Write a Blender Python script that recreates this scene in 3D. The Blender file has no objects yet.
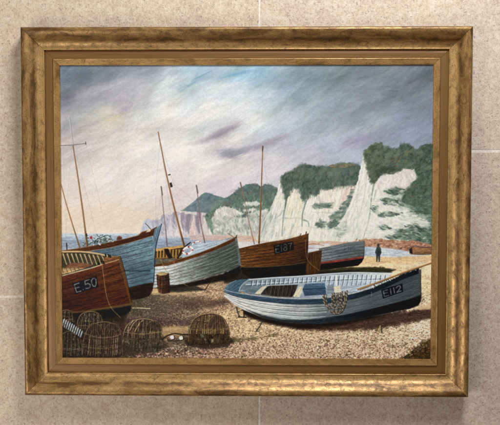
import bpy, math
import numpy as np
from mathutils import Vector

# ------------------------------------------------------------------ camera, world, lamps, exposure
scene = bpy.context.scene
CAM_LOC = (0.0298, -1.5190, 0.0642)
CAM_ROT = (1.5288, -0.0006, 0.0142)
HFOV = math.radians(38.0)
cam_data = bpy.data.cameras.new('camera')
cam_data.sensor_fit = 'HORIZONTAL'
cam_data.angle = HFOV
cam_data.clip_start = 0.05
cam_data.clip_end = 50.0
cam = bpy.data.objects.new('camera', cam_data)
cam.location = CAM_LOC
cam.rotation_euler = CAM_ROT
scene.collection.objects.link(cam)
scene.camera = cam

world = bpy.data.worlds.new('World')
scene.world = world
world.use_nodes = True
bg = world.node_tree.nodes['Background']
bg.inputs['Color'].default_value = (1.0, 0.74, 0.52, 1)
bg.inputs['Strength'].default_value = 0.12

# irradiance of those lamps over the canvas (red, green, blue; quadratic in canvas position)
LAMPS_ON_CANVAS = ((0.9354, -0.0107, -0.182, -0.0353, -0.0822, 0.0499),
                   (0.8701, -0.0057, -0.1801, -0.0361, -0.0789, 0.0479),
                   (0.7998, 0.0013, -0.1788, -0.0368, -0.0747, 0.0464))
SHEEN = (0.0071, 0.0065, 0.0059)

def area_lamp(name, loc, target, size, energy, color):
    d = bpy.data.lights.new(name, 'AREA')
    d.shape = 'DISK'
    d.size = size
    d.energy = energy
    d.color = color
    o = bpy.data.objects.new(name, d)
    o.location = loc
    v = [t - l for t, l in zip(target, loc)]
    o.rotation_euler = Vector(v).to_track_quat('-Z', 'Y').to_euler()
    scene.collection.objects.link(o)
    return o

# a ceiling lamp above and a little right of the picture, and an added soft fill from the left with no visible source
area_lamp('ceiling_lamp', (0.40, -0.88, 1.50), (0.0, 0.0, 0.0), 0.60, 35.0, (1.0, 0.975, 0.95))
area_lamp('left_fill_light', (-1.40, -1.55, -0.85), (0.0, 0.0, -0.1), 1.30, 23.0, (1.0, 0.92, 0.82))

vs = scene.view_settings
vs.view_transform = 'Standard'
vs.look = 'None'
vs.exposure = 0.0
vs.gamma = 1.0
vs.use_curve_mapping = False
scene.display_settings.display_device = 'sRGB'

# ------------------------------------------------------------------ helpers
C = scene.collection

def new_obj(name, verts, faces, mat, parent=None, smooth=False, sharp=None):
    me = bpy.data.meshes.new(name)
    me.from_pydata(verts, [], faces)
    if smooth:
        me.polygons.foreach_set('use_smooth', [True] * len(me.polygons))
        if sharp is not None:
            me.set_sharp_from_angle(angle=sharp)
    me.update()
    if mat:
        me.materials.append(mat)
    o = bpy.data.objects.new(name, me)
    C.objects.link(o)
    if parent:
        o.parent = parent
    return o

def material(name):
    m = bpy.data.materials.new(name)
    m.use_nodes = True
    nt = m.node_tree
    return m, nt, nt.nodes['Principled BSDF']

def node(nt, kind, **kw):
    n = nt.nodes.new(kind)
    for k, v in kw.items():
        if k in n.inputs:
            n.inputs[k].default_value = v
        else:
            setattr(n, k, v)
    return n

def ramp(nt, fac, stops, interp='LINEAR'):
    r = nt.nodes.new('ShaderNodeValToRGB')
    cr = r.color_ramp
    cr.interpolation = interp
    while len(cr.elements) > len(stops):
        cr.elements.remove(cr.elements[-1])
    while len(cr.elements) < len(stops):
        cr.elements.new(1.0)
    for e, (p, c) in zip(cr.elements, stops):
        e.position = p
        e.color = c if len(c) == 4 else (*c, 1)
    nt.links.new(fac, r.inputs['Fac'])
    return r.outputs['Color']

def mix(nt, fac, a, b, blend='MIX'):
    n = nt.nodes.new('ShaderNodeMix')
    n.data_type = 'RGBA'
    n.blend_type = blend
    for val, sock in ((fac, n.inputs[0]), (a, n.inputs[6]), (b, n.inputs[7])):
        if isinstance(val, (int, float)):
            sock.default_value = val
        elif isinstance(val, tuple):
            sock.default_value = (*val[:3], 1)
        else:
            nt.links.new(val, sock)
    return n.outputs[2]

def bump(nt, height, strength, dist, normal=None):
    b = nt.nodes.new('ShaderNodeBump')
    b.inputs['Strength'].default_value = strength
    b.inputs['Distance'].default_value = dist
    nt.links.new(height, b.inputs['Height'])
    if normal is not None:
        nt.links.new(normal, b.inputs['Normal'])
    return b.outputs['Normal']

# camera rays: photograph pixel -> point on a plane parallel to the wall
_rx, _ry, _rz = CAM_ROT
_cx, _sx, _cy, _sy, _cz, _sz = math.cos(_rx), math.sin(_rx), math.cos(_ry), math.sin(_ry), math.cos(_rz), math.sin(_rz)
_R = (np.array([[_cz, -_sz, 0], [_sz, _cz, 0], [0, 0, 1]])
      @ np.array([[_cy, 0, _sy], [0, 1, 0], [-_sy, 0, _cy]])
      @ np.array([[1, 0, 0], [0, _cx, -_sx], [0, _sx, _cx]]))
_F = 250.0 / math.tan(HFOV / 2)

def to_plane(px, y):
    px = np.asarray(px, float).reshape(-1, 2)
    d = np.stack([(px[:, 0] - 250) / _F, -(px[:, 1] - 212.5) / _F, -np.ones(len(px))], 1) @ _R.T
    t = (y - CAM_LOC[1]) / d[:, 1]
    return np.stack([CAM_LOC[0] + d[:, 0] * t, CAM_LOC[2] + d[:, 2] * t], 1)

def to_photo(x, z, y):
    q = np.stack([x - CAM_LOC[0], np.full_like(x, y - CAM_LOC[1]), z - CAM_LOC[2]], -1) @ _R
    return 250 + _F * q[..., 0] / -q[..., 2], 212.5 - _F * q[..., 1] / -q[..., 2]

# ------------------------------------------------------------------ wall of large stone tiles
def stone_material(name, tint, seed):
    m, nt, p = material(name)
    tc = node(nt, 'ShaderNodeTexCoord')
    mp = node(nt, 'ShaderNodeMapping')
    mp.inputs['Location'].default_value = (seed * 3.7, seed * 1.3, seed * 2.1)
    nt.links.new(tc.outputs['Object'], mp.inputs['Vector'])
    vec = mp.outputs['Vector']
    def noise(scale, detail, rough, dist=0.0):
        n = node(nt, 'ShaderNodeTexNoise', Scale=scale, Detail=detail, Roughness=rough, Distortion=dist)
        nt.links.new(vec, n.inputs['Vector'])
        return n.outputs['Fac']
    big = noise(9.0, 4, 0.55)
    mid = noise(75.0, 4, 0.65)
    fine = noise(300.0, 3, 0.7)
    pits = noise(260.0, 2, 0.5, 0.4)
    flecks = noise(170.0, 3, 0.6, 0.6)
    base = ramp(nt, big, [(0.35, tuple(c * 0.94 for c in tint)), (0.65, tuple(min(1, c * 1.05) for c in tint))])
    base = mix(nt, 0.55, base, ramp(nt, mid, [(0.33, (0.40, 0.38, 0.37)), (0.66, (0.62, 0.62, 0.61))]), 'OVERLAY')
    base = mix(nt, 0.60, base, ramp(nt, fine, [(0.36, (0.38, 0.37, 0.36)), (0.64, (0.63, 0.63, 0.62))]), 'OVERLAY')
    # grey-brown pits and pale shell flecks of the stone
    base = mix(nt, ramp(nt, pits, [(0.30, (0.62,) * 3), (0.38, (0.0,) * 3)]), base, (0.24, 0.20, 0.17))
    base = mix(nt, ramp(nt, flecks, [(0.63, (0.0,) * 3), (0.71, (0.6,) * 3)]), base, (0.74, 0.68, 0.60))
    nt.links.new(base, p.inputs['Base Color'])
    p.inputs['Roughness'].default_value = 0.55
    p.inputs['Specular IOR Level'].default_value = 0.35
    nrm = bump(nt, fine, 0.25, 0.0006)
    nrm = bump(nt, ramp(nt, pits, [(0.28, (0,) * 3), (0.42, (1,) * 3)]), 0.35, 0.0008, nrm)
    nt.links.new(nrm, p.inputs['Normal'])
    return m

grout, gnt, gp = material('grout')
gtc = node(gnt, 'ShaderNodeTexCoord')
gn = node(gnt, 'ShaderNodeTexNoise', Scale=260.0, Detail=3.0)
gnt.links.new(gtc.outputs['Object'], gn.inputs['Vector'])
gnt.links.new(ramp(gnt, gn.outputs['Fac'], [(0.3, (0.62, 0.58, 0.53)), (0.7, (0.86, 0.83, 0.79))]), gp.inputs['Base Color'])
gp.inputs['Roughness'].default_value = 0.9
gnt.links.new(bump(gnt, gn.outputs['Fac'], 0.4, 0.001), gp.inputs['Normal'])

TILE_W, TILE_H, JOINT, TILE_T = 0.600, 1.200, 0.0031, 0.008
jx = float(to_plane([[259.4, 212]], 0.0)[0, 0])            # upright joint behind the picture
jl = float(to_plane([[12, 296.5]], 0.0)[0, 1])             # level joint left of the frame
jr = float(to_plane([[486, 151.0]], 0.0)[0, 1])            # level joint right of the frame

wx0, wx1, wz0, wz1 = jx - 2 * TILE_W, jx + 2 * TILE_W, -1.45, 1.45
wall = new_obj('wall', [(wx0, -0.0009, wz0), (wx1, -0.0009, wz0), (wx1, -0.0009, wz1), (wx0, -0.0009, wz1),
                        (wx0, 0.10, wz0), (wx1, 0.10, wz0), (wx1, 0.10, wz1), (wx0, 0.10, wz1)],
               [(0, 1, 2, 3), (7, 6, 5, 4), (0, 4, 5, 1), (1, 5, 6, 2), (2, 6, 7, 3), (3, 7, 4, 0)], grout)
wall['kind'] = 'structure'
wall['label'] = 'beige stone tile wall with pale grout joints behind the framed picture'

stones = [stone_material('limestone_warm', (0.60, 0.510, 0.425), 1.0),
          stone_material('limestone_pink', (0.575, 0.495, 0.425), 2.0),
          stone_material('limestone_pale', (0.60, 0.520, 0.440), 3.0)]

def tile(x0, x1, z0, z1, mat):
    gx, gz, c = JOINT / 2, 0.0024, 0.0007                               # chipped-soft arris round every tile
    rng = np.random.default_rng(int(1000 * (x0 + 9) + 7 * z0 * 100))
    x0, x1, z0, z1 = x0 + gx, x1 - gx, z0 + gz, z1 - gz
    ring = []
    n = 40
    for k in range(n): ring.append((x0 + (x1 - x0) * k / n, z0))
    for k in range(n): ring.append((x1, z0 + (z1 - z0) * k / n))
    for k in range(n): ring.append((x1 - (x1 - x0) * k / n, z1))
    for k in range(n): ring.append((x0, z1 - (z1 - z0) * k / n))
    mx, mz = (x0 + x1) / 2, (z0 + z1) / 2
    N = len(ring)
    vs_, fs = [], []
    for inset, y in ((0.0, 0.0), (0.0, -0.0006), (c, -0.0012)):
        for (x, z) in ring:
            j = rng.uniform(0, 0.00035)
            vs_.append((x - math.copysign(inset + j, x - mx), y - 0.0002, z - math.copysign(inset + j, z - mz)))
    for r in range(2):
        for k in range(N):
            a, b = r * N + k, r * N + (k + 1) % N
            fs.append((a, b, b + N, a + N))
    fs.append(tuple(range(2 * N, 3 * N)))
    o = new_obj('tile', vs_, fs, mat, wall)
    return o

for col in range(-2, 2):
    off = jl if col % 2 else jr
    for row in range(-2, 2):
        z0 = max(off + row * TILE_H, wz0)
        z1 = min(off + (row + 1) * TILE_H, wz1)
        if z1 - z0 < 0.05:
            continue
        mi = {(-1, -1): 0, (-1, 0): 0, (0, 0): 2, (0, -1): 1}.get((col, row), (col + 2 * row) % 3)
        tile(jx + col * TILE_W, jx + (col + 1) * TILE_W, z0, z1, stones[mi])

# ------------------------------------------------------------------ the picture: frame rails, canvas
FW, FH, MW = 0.9180, 0.7577, 0.0747
CW, CH = FW - 2 * MW, FH - 2 * MW
CANVAS_Y = -0.0140

picture = bpy.data.objects.new('framed_painting', None)
picture.empty_display_size = 0.1
C.objects.link(picture)
picture['label'] = 'gilt framed oil painting of fishing boats on a shingle beach under white cliffs'
picture['category'] = 'painting'

def gilt_material(name, light, mid_c, dark, patch, seed, metallic=0.40, rough=0.33, tone=None):
    m, nt, p = material(name)
    at = node(nt, 'ShaderNodeAttribute')
    at.attribute_name = 'rail'
    def noise(sx, sy, detail, rgh, dist=0.0, o=0.0):
        mp = node(nt, 'ShaderNodeMapping')
        mp.inputs['Location'].default_value = (seed * 5.1 + o, seed * 2.3 + o, o)
        mp.inputs['Scale'].default_value = (sx, sy, 1)
        nt.links.new(at.outputs['Vector'], mp.inputs['Vector'])
        n = node(nt, 'ShaderNodeTexNoise', Scale=1.0, Detail=detail, Roughness=rgh, Distortion=dist)
        nt.links.new(mp.outputs['Vector'], n.inputs['Vector'])
        return n.outputs['Fac']
    streak = noise(13, 42, 8, 0.72, 0.8)
    cloud = noise(60, 95, 9, 0.80, 0.7, 3.0)
    speck = noise(420, 480, 3, 0.65, 0.3, 7.0)
    grain = noise(620, 620, 3, 0.7, 0.0, 11.0)
    if tone:                                              # colour across the profile: lighter by the slip, darker over the hollow and outer edge
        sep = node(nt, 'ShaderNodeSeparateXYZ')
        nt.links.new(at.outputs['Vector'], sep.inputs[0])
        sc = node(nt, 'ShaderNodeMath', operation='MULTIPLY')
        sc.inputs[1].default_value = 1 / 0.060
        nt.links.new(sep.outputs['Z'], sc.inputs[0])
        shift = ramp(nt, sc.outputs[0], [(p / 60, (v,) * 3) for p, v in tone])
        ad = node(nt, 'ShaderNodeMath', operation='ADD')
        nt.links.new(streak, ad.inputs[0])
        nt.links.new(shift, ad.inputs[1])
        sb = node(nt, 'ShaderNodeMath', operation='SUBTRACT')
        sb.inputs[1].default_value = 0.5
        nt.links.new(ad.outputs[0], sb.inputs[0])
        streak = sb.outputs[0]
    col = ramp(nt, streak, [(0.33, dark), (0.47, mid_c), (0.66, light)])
    col = mix(nt, ramp(nt, cloud, [(0.36, (patch,) * 3), (0.53, (0.0,) * 3)]), col, tuple(c * 0.36 for c in dark))
    col = mix(nt, ramp(nt, speck, [(0.34, (0.65,) * 3), (0.43, (0.0,) * 3)]), col, (0.035, 0.015, 0.007))
    col = mix(nt, 0.30, col, ramp(nt, grain, [(0.3, (0.3,) * 3), (0.7, (0.7,) * 3)]), 'OVERLAY')
    nt.links.new(col, p.inputs['Base Color'])
    p.inputs['Metallic'].default_value = metallic
    rr = ramp(nt, cloud, [(0.35, (rough + 0.22,) * 3), (0.6, (rough,) * 3)])
    nt.links.new(rr, p.inputs['Roughness'])
    nrm = bump(nt, grain, 0.18, 0.0005)
    nrm = bump(nt, cloud, 0.14, 0.0010, nrm)
    nt.links.new(nrm, p.inputs['Normal'])
    return m

def slip_material():
    m, nt, p = material('brown_slip')
    at = node(nt, 'ShaderNodeAttribute')
    at.attribute_name = 'rail'
    mp = node(nt, 'ShaderNodeMapping')
    mp.inputs['Scale'].default_value = (12, 420, 1)
    nt.links.new(at.outputs['Vector'], mp.inputs['Vector'])
    n = node(nt, 'ShaderNodeTexNoise', Scale=1.0, Detail=4.0, Roughness=0.6)
    nt.links.new(mp.outputs['Vector'], n.inputs['Vector'])
    nt.links.new(ramp(nt, n.outputs['Fac'], [(0.3, (0.160, 0.084, 0.025)), (0.7, (0.235, 0.126, 0.040))]), p.inputs['Base Color'])
    p.inputs['Metallic'].default_value = 0.25
    p.inputs['Roughness'].default_value = 0.48
    nt.links.new(bump(nt, n.outputs['Fac'], 0.08, 0.0005), p.inputs['Normal'])
    return m

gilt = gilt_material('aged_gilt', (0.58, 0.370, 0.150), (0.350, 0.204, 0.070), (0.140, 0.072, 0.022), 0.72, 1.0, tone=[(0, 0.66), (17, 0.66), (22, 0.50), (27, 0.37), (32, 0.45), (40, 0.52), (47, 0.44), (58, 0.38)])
gilt_lip = gilt_material('bright_gilt', (0.54, 0.335, 0.135), (0.40, 0.235, 0.082), (0.20, 0.105, 0.032), 0.60, 4.0)
slip = slip_material()

# profiles: (distance from the sight edge, height off the wall), millimetres
scoop_profile = [(31.0, 15.0), (31.0, 19.2), (31.5, 20.0), (32.3, 20.3), (33.2, 20.0), (33.8, 19.3), (36, 19.2), (39, 19.6), (42, 20.5),
                 (45, 22.2), (48, 24.7), (51, 27.7), (54, 30.9), (57, 34.0), (60, 36.6), (63, 38.5), (66, 39.6), (69, 39.8),
                 (71.5, 38.8), (73.3, 36.6), (74.4, 33.6), (74.7, 30.0), (74.7, 1.4), (70, 1.4), (66, 4.0), (31, 4.0)]
slip_profile = [(13.6, 14.0), (13.6, 15.6), (14.2, 16.2), (22, 16.4), (30.2, 16.6), (30.95, 16.0), (30.95, 5.0), (13.6, 5.0)]
lip_profile = [(0.0, 13.0), (0.0, 15.6), (0.5, 16.4), (3, 16.9), (6, 17.4), (9, 17.9), (11.2, 18.4), (12.2, 18.8), (13.0, 18.5), (13.5, 17.6),
               (13.55, 15.5), (13.55, 5.0), (6, 5.0), (6, 13.0)]

def rail_mesh(name, prof, side, mat, parent, seed):
    half = (CW if side in 'tb' else CH) / 2
    gap = 0.00022
    nseg = 24
    rng = np.random.default_rng(seed)
    arc = [0.0]
    for a, b in zip(prof, prof[1:]):
        arc.append(arc[-1] + math.hypot(b[0] - a[0], b[1] - a[1]) / 1000)
    verts, attr, faces = [], [], []
    wav = np.cumsum(rng.normal(0, 0.00003, nseg + 1))
    wav -= np.linspace(wav[0], wav[-1], nseg + 1)
    for k in range(nseg + 1):
        t = k / nseg
        for (d, z), s in zip(prof, arc):
            d, z = d / 1000, z / 1000
            L = half + d - gap
            u = -L + 2 * L * t
            h = (CH if side in 'tb' else CW) / 2 + d
            z2 = z + (wav[k] if z > 0.01 else 0)
            if side == 't':   v = (u, -z2, h)
            elif side == 'b': v = (-u, -z2, -h)
            elif side == 'l': v = (-h, -z2, u)
            else:             v = (h, -z2, -u)
            verts.append(v)
            attr.append((u + seed * 1.9, s + seed * 0.37, s))
    n = len(prof)
    for k in range(nseg):
        for i in range(n):
            a, b = k * n + i, k * n + (i + 1) % n
            faces.append((a, a + n, b + n, b))
    faces.append(tuple(range(n)))
    faces.append(tuple(range(nseg * n + n - 1, nseg * n - 1, -1)))
    o = new_obj(name, verts, faces, mat, parent, smooth=True, sharp=math.radians(42))
    ca = o.data.attributes.new('rail', 'FLOAT_VECTOR', 'POINT')
    ca.data.foreach_set('vector', np.array(attr, np.float32).ravel())
    return o

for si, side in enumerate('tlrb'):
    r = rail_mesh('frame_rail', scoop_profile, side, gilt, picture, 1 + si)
    rail_mesh('slip_band', slip_profile, side, slip, r, 11 + si)
    rail_mesh('gilt_lip', lip_profile, side, gilt_lip, r, 21 + si)

m, nt, p = material('backing_card')
n = node(nt, 'ShaderNodeTexNoise', Scale=90.0, Detail=3.0)
nt.links.new(ramp(nt, n.outputs['Fac'], [(0.3, (0.20, 0.14, 0.08)), (0.7, (0.28, 0.20, 0.12))]), p.inputs['Base Color'])
p.inputs['Roughness'].default_value = 0.9
bx, bz = CW / 2 + 0.025, CH / 2 + 0.025
new_obj('backing_board', [(sx * bx, y, sz * bz) for y in (-0.0045, -0.0020) for sz in (-1, 1) for sx in (-1, 1)],
        [(0, 1, 3, 2), (4, 6, 7, 5), (0, 4, 5, 1), (1, 5, 7, 3), (3, 7, 6, 2), (2, 6, 4, 0)], m, picture)

# ------------------------------------------------------------------ the oil painting, laid in stroke by stroke
# Points are read off the photograph, carried onto the canvas plane and painted there in canvas units.
NX, NY = 1040, 824
EDGE = 0.0035                                              # canvas running under the lip
X0, X1, Z0, Z1 = -CW / 2 - EDGE, CW / 2 + EDGE, -CH / 2 - EDGE, CH / 2 + EDGE
_gx, _gz = np.meshgrid(np.linspace(X0, X1, NX), np.linspace(Z1, Z0, NY))
GX, GY = to_photo(_gx, _gz, CANVAS_Y)
GX = GX.astype(np.float32); GY = GY.astype(np.float32)
S = NX / ((X1 - X0) / 0.00205)                             # grid cells per photograph pixel
IMG = np.zeros((NY, NX, 3), np.float32)
RELIEF = np.zeros((NY, NX), np.float32)
rng = np.random.default_rng(7)

def cv(pts):
    q = to_plane(pts, CANVAS_Y)
    return np.stack([(q[:, 0] - X0) / (X1 - X0) * (NX - 1), (Z1 - q[:, 1]) / (Z1 - Z0) * (NY - 1)], 1)

def curve(pts, n=6):
    p = np.asarray(pts, float)
    if len(p) < 3:
        return p
    q = np.vstack([2 * p[0] - p[1], p, 2 * p[-1] - p[-2]])
    out = []
    for i in range(1, len(q) - 2):
        a, b, c, d = q[i - 1], q[i], q[i + 1], q[i + 2]
        for t in np.arange(n) / n:
            out.append(0.5 * (2 * b + (c - a) * t + (2 * a - 5 * b + 4 * c - d) * t * t + (3 * b - a - 3 * c + d) * t ** 3))
    out.append(p[-1])
    return np.array(out)

def _hash(ix, iy, seed):
    n = (ix.astype(np.int64) * 374761393 + iy.astype(np.int64) * 668265263 + seed * 69069) & 0x7fffffff
    n = ((n ^ (n >> 13)) * 1274126177) & 0x7fffffff
    return ((n ^ (n >> 16)) & 0xffff).astype(np.float32) / 65535.0

def vnoise(x, y, seed):
    ix, iy = np.floor(x), np.floor(y)
    fx, fy = x - ix, y - iy
    fx = fx * fx * (3 - 2 * fx); fy = fy * fy * (3 - 2 * fy)
    a = _hash(ix, iy, seed); b = _hash(ix + 1, iy, seed); c = _hash(ix, iy + 1, seed); d = _hash(ix + 1, iy + 1, seed)
    return (a * (1 - fx) + b * fx) * (1 - fy) + (c * (1 - fx) + d * fx) * fy

def fbm(X, Y, sx, sy, ang=0.0, oct_=4, seed=1, gain=0.55):
    """values about 0, roughly -0.5..0.5; sx, sy = size of a blob along and across the stroke, photograph pixels"""
    c, s = math.cos(math.radians(ang)), math.sin(math.radians(ang))
    u, v = (X * c + Y * s) / sx, (-X * s + Y * c) / sy
    out, amp, tot = 0, 1.0, 0
    for o in range(oct_):
        out = out + amp * (vnoise(u, v, seed + o * 17) - 0.5)
        tot += amp; amp *= gain; u = u * 2.03; v = v * 2.03
    return out / tot * 1.6

def box(p, pad):
    x0, y0 = np.floor(p.min(0) - pad).astype(int); x1, y1 = np.ceil(p.max(0) + pad).astype(int) + 1
    x0, y0, x1, y1 = max(x0, 0), max(y0, 0), min(x1, NX), min(y1, NY)
    return (slice(y0, y1), slice(x0, x1)) if x1 > x0 and y1 > y0 else None

def sdist(p, sl):
    yy, xx = np.mgrid[sl[0], sl[1]].astype(np.float32)
    d2 = np.full(xx.shape, 1e9, np.float32); ins = np.zeros(xx.shape, bool)
    for (ax, ay), (bx_, by_) in zip(p, np.roll(p, -1, 0)):
        ex, ey = bx_ - ax, by_ - ay
        t = np.clip(((xx - ax) * ex + (yy - ay) * ey) / (ex * ex + ey * ey + 1e-9), 0, 1)
        d2 = np.minimum(d2, (xx - ax - t * ex) ** 2 + (yy - ay - t * ey) ** 2)
        if ay != by_:
            ins ^= ((ay > yy) != (by_ > yy)) & (xx < ex * (yy - ay) / (by_ - ay) + ax)
    return np.where(ins, 1, -1) * np.sqrt(d2)

def colour(col, sl):
    if callable(col):
        return col(GX[sl], GY[sl])
    return np.asarray(col, np.float32)

def lay(sl, cov, col):
    IMG[sl] += cov[..., None] * (colour(col, sl) - IMG[sl])

def fill(pts, col, soft=0.45, alpha=1.0, wob=0.0, wsize=3.0, smooth=False, seed=3, tex=0.0, tang=0.0, tsx=14, tsy=1.2):
    """soft, wob in photograph pixels; tex = brush streak strength along tang degrees"""
    p = cv(curve(np.vstack([pts, pts[:1]]))[:-1] if smooth else pts)
    sl = box(p, soft * S + wob * S + 2)
    if sl is None:
        return None
    d = sdist(p, sl)
    if wob:
        d = d + wob * 2 * S * fbm(GX[sl], GY[sl], wsize, wsize, 0, 3, seed)
    cov = np.clip(0.5 + d / (soft * S * 2), 0, 1) * alpha
    if tex:
        base = colour(col, sl)
        k = 1 + tex * (1.5 * fbm(GX[sl], GY[sl], tsx, tsy, tang, 3, seed + 5) + 1.1 * fbm(GX[sl], GY[sl], 3.2, 0.7, tang, 2, seed + 9) + 0.9 * fbm(GX[sl], GY[sl], 1.1, 0.9, 0, 2, seed + 3))
        IMG[sl] += cov[..., None] * (base * k[..., None] - IMG[sl])
    else:
        lay(sl, cov, col)
    return sl, cov

def line(pts, w, col, alpha=1.0, w2=None, smooth=True, soft=0.35, dry=0.0, seed=1):
    p = cv(curve(pts) if smooth else np.asarray(pts, float))
    w2 = w if w2 is None else w2
    sl = box(p, max(w, w2) * S + 2)
    if sl is None:
        return
    yy, xx = np.mgrid[sl[0], sl[1]].astype(np.float32)
    best = np.full(xx.shape, -1e9, np.float32)
    seg = np.hypot(*np.diff(p, axis=0).T); L = np.concatenate([[0], np.cumsum(seg)]) / max(seg.sum(), 1e-6)
    for i in range(len(p) - 1):
        (ax, ay), (bx_, by_) = p[i], p[i + 1]
        ex, ey = bx_ - ax, by_ - ay
        t = np.clip(((xx - ax) * ex + (yy - ay) * ey) / (ex * ex + ey * ey + 1e-9), 0, 1)
        d = np.sqrt((xx - ax - t * ex) ** 2 + (yy - ay - t * ey) ** 2)
        ww = (w + (w2 - w) * (L[i] + (L[i + 1] - L[i]) * t)) * S / 2
        best = np.maximum(best, ww - d)
    cov = np.clip(0.5 + best / (soft * S * 2), 0, 1) * alpha
    if dry:
        cov = cov * np.clip(1 - dry + dry * 3 * (fbm(GX[sl], GY[sl], 5, 2, 0, 3, seed) + 0.3), 0, 1)
    lay(sl, cov, col)

def dab(x, y, l, w, ang, col, alpha=1.0, lift=0.0):
    """one touch of the brush, already in grid units"""
    r = int(max(l, w)) + 2
    xi, yi = int(x), int(y)
    x0, x1, y0, y1 = max(xi - r, 0), min(xi + r + 1, NX), max(yi - r, 0), min(yi + r + 1, NY)
    if x1 <= x0 or y1 <= y0:
        return
    yy, xx = np.ogrid[y0:y1, x0:x1]
    c, s = math.cos(ang), math.sin(ang)
    dx, dy = xx - x, yy - y
    u, v = (dx * c + dy * s) / l, (-dx * s + dy * c) / w
    cov = np.clip((1.25 - np.sqrt(u * u + v * v)) * 2.2, 0, 1) * alpha
    IMG[y0:y1, x0:x1] += cov[..., None] * (np.asarray(col, np.float32) - IMG[y0:y1, x0:x1])
    if lift:
        RELIEF[y0:y1, x0:x1] = np.maximum(RELIEF[y0:y1, x0:x1], cov * lift)

def dabs(pts, n, size, cols, ang=0.0, spread=20.0, aspect=2.0, alpha=0.7, jit=10, weights=None, where=None, lift=0.4, smooth=False, grow=None, spill=0.0):
    """n touches inside a region; size in photograph pixels"""
    pp = curve(np.vstack([pts, pts[:1]]))[:-1] if smooth else np.asarray(pts, float)
    p = cv(pp)
    sl = box(p, 0)
    if sl is None:
        return
    d = sdist(p, sl)
    ys, xs = np.nonzero(d > 0)
    if not len(xs):
        return
    k = rng.integers(0, len(xs), n)
    ci = rng.choice(len(cols), n, p=weights)
    for i, c in zip(k, ci):
        y, x = ys[i] + sl[0].start, xs[i] + sl[1].start
        if where is not None and not where(GX[y, x], GY[y, x]):
            continue
        sz = size * S * rng.uniform(0.6, 1.4)
        if grow:
            sz *= grow(GX[y, x], GY[y, x])
        cc = np.asarray(cols[c], np.float32) + rng.normal(0, jit) + rng.normal(0, jit * 0.35, 3)
        dx, dy = rng.normal(0, spill * S, 2) if spill else (0, 0)
        dab(x + rng.random() + dx, y + rng.random() + dy, sz * 0.5 * aspect ** 0.5, sz * 0.5 / aspect ** 0.5,
            math.radians(ang + rng.normal(0, spread)), cc, alpha * rng.uniform(0.6, 1.0), lift * rng.random())

def field(stops, power=3.0):
    """colour laid by nearby notes of colour: stops (x, y, (r, g, b))"""
    P_ = np.array([(a, b) for a, b, _ in stops], np.float32); Q = np.array([c for *_, c in stops], np.float32)
    def f(X, Y):
        num = np.zeros(X.shape + (3,), np.float32); den = np.zeros(X.shape, np.float32)
        for (px, py), q in zip(P_, Q):
            w = 1.0 / (((X - px) * 0.75) ** 2 + (Y - py) ** 2 + 30.0) ** (power / 2)
            num += w[..., None] * q; den += w
        return num / den[..., None]
    return f

def across(xs, cols):
    cols = np.array(cols, np.float32)
    return lambda X, Y: np.stack([np.interp(X, xs, cols[:, c]) for c in range(3)], -1).astype(np.float32)

def down(ys, cols):
    cols = np.array(cols, np.float32)
    return lambda X, Y: np.stack([np.interp(Y, ys, cols[:, c]) for c in range(3)], -1).astype(np.float32)

def resample(pts, n):
    p = curve(pts, 8)
    s = np.concatenate([[0], np.cumsum(np.hypot(*np.diff(p, axis=0).T))]); t = np.linspace(0, s[-1], n)
    return np.stack([np.interp(t, s, p[:, 0]), np.interp(t, s, p[:, 1])], 1)

def strakes(top, bot, fr, col, hi=None, w=0.55, alpha=0.8, off=0.6):
    """plank lines between the sheer and the keel: a dark seam and a lit edge under it"""
    a, b = resample(top, 26), resample(bot, 26)
    for f in fr:
        q = a + (b - a) * f
        if hi is not None:
            line(q + (0, off), w, hi, alpha * 0.7, smooth=False, dry=0.4, seed=int(f * 97))
        line(q, w, col, alpha, smooth=False, dry=0.25, seed=int(f * 131))

GLYPH = {'E': [[(1, 0), (0, 0), (0, 1), (1, 1)], [(0, .5), (.8, .5)]], '1': [[(.5, 0), (.5, 1)]],
         '5': [[(1, 0), (.1, 0), (.05, .45), (.6, .4), (1, .62), (.9, .9), (.5, 1), (0, .92)]],
         '0': [[(.5, 0), (.08, .2), (0, .6), (.2, .95), (.6, 1), (.95, .75), (1, .3), (.8, .05), (.5, 0)]],
         '8': [[(.5, .48), (.1, .3), (.2, .05), (.55, 0), (.9, .1), (.9, .35), (.5, .48), (.05, .65), (.1, .92), (.5, 1), (.95, .9), (.95, .65), (.5, .48)]],
         '7': [[(0, 0), (1, 0), (.55, .5), (.4, 1)]], '2': [[(.02, .2), (.3, 0), (.8, .03), (.95, .3), (.5, .65), (0, 1), (1, 1)]],
         '.': [[(.4, .93), (.6, .97)]], '3': [[(.05, .1), (.5, 0), (.95, .2), (.8, .45), (.4, .5), (.85, .55), (1, .8), (.6, 1), (.02, .9)]]}

def letter(text, quad, col, w=0.8, alpha=0.85, spec=None):
    """numbers painted in a slanted box: quad = top left, top right, bottom right, bottom left"""
    a, b, c, d = [np.array(q, float) for q in quad]
    ws = [0.35 if t in '1.' else 1.0 for t in text]; gap = 0.42
    tot = sum(ws) + gap * (len(text) - 1); x = 0
    for t, wd in zip(text, ws):
        for g in GLYPH[t]:
            pl = []
            for u, v in g:
                uu = (x + (u if t not in '1.' else 0.5) * wd) / tot
                pl.append((a + (b - a) * uu) * (1 - v) + (d + (c - d) * uu) * v)
            line(np.array(pl) + rng.normal(0, 0.12, (len(pl), 2)), w * 1.05, col, alpha * 0.85, smooth=False, soft=0.5, dry=0.32, seed=int(x * 31) + len(text))
        x += wd + gap

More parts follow.
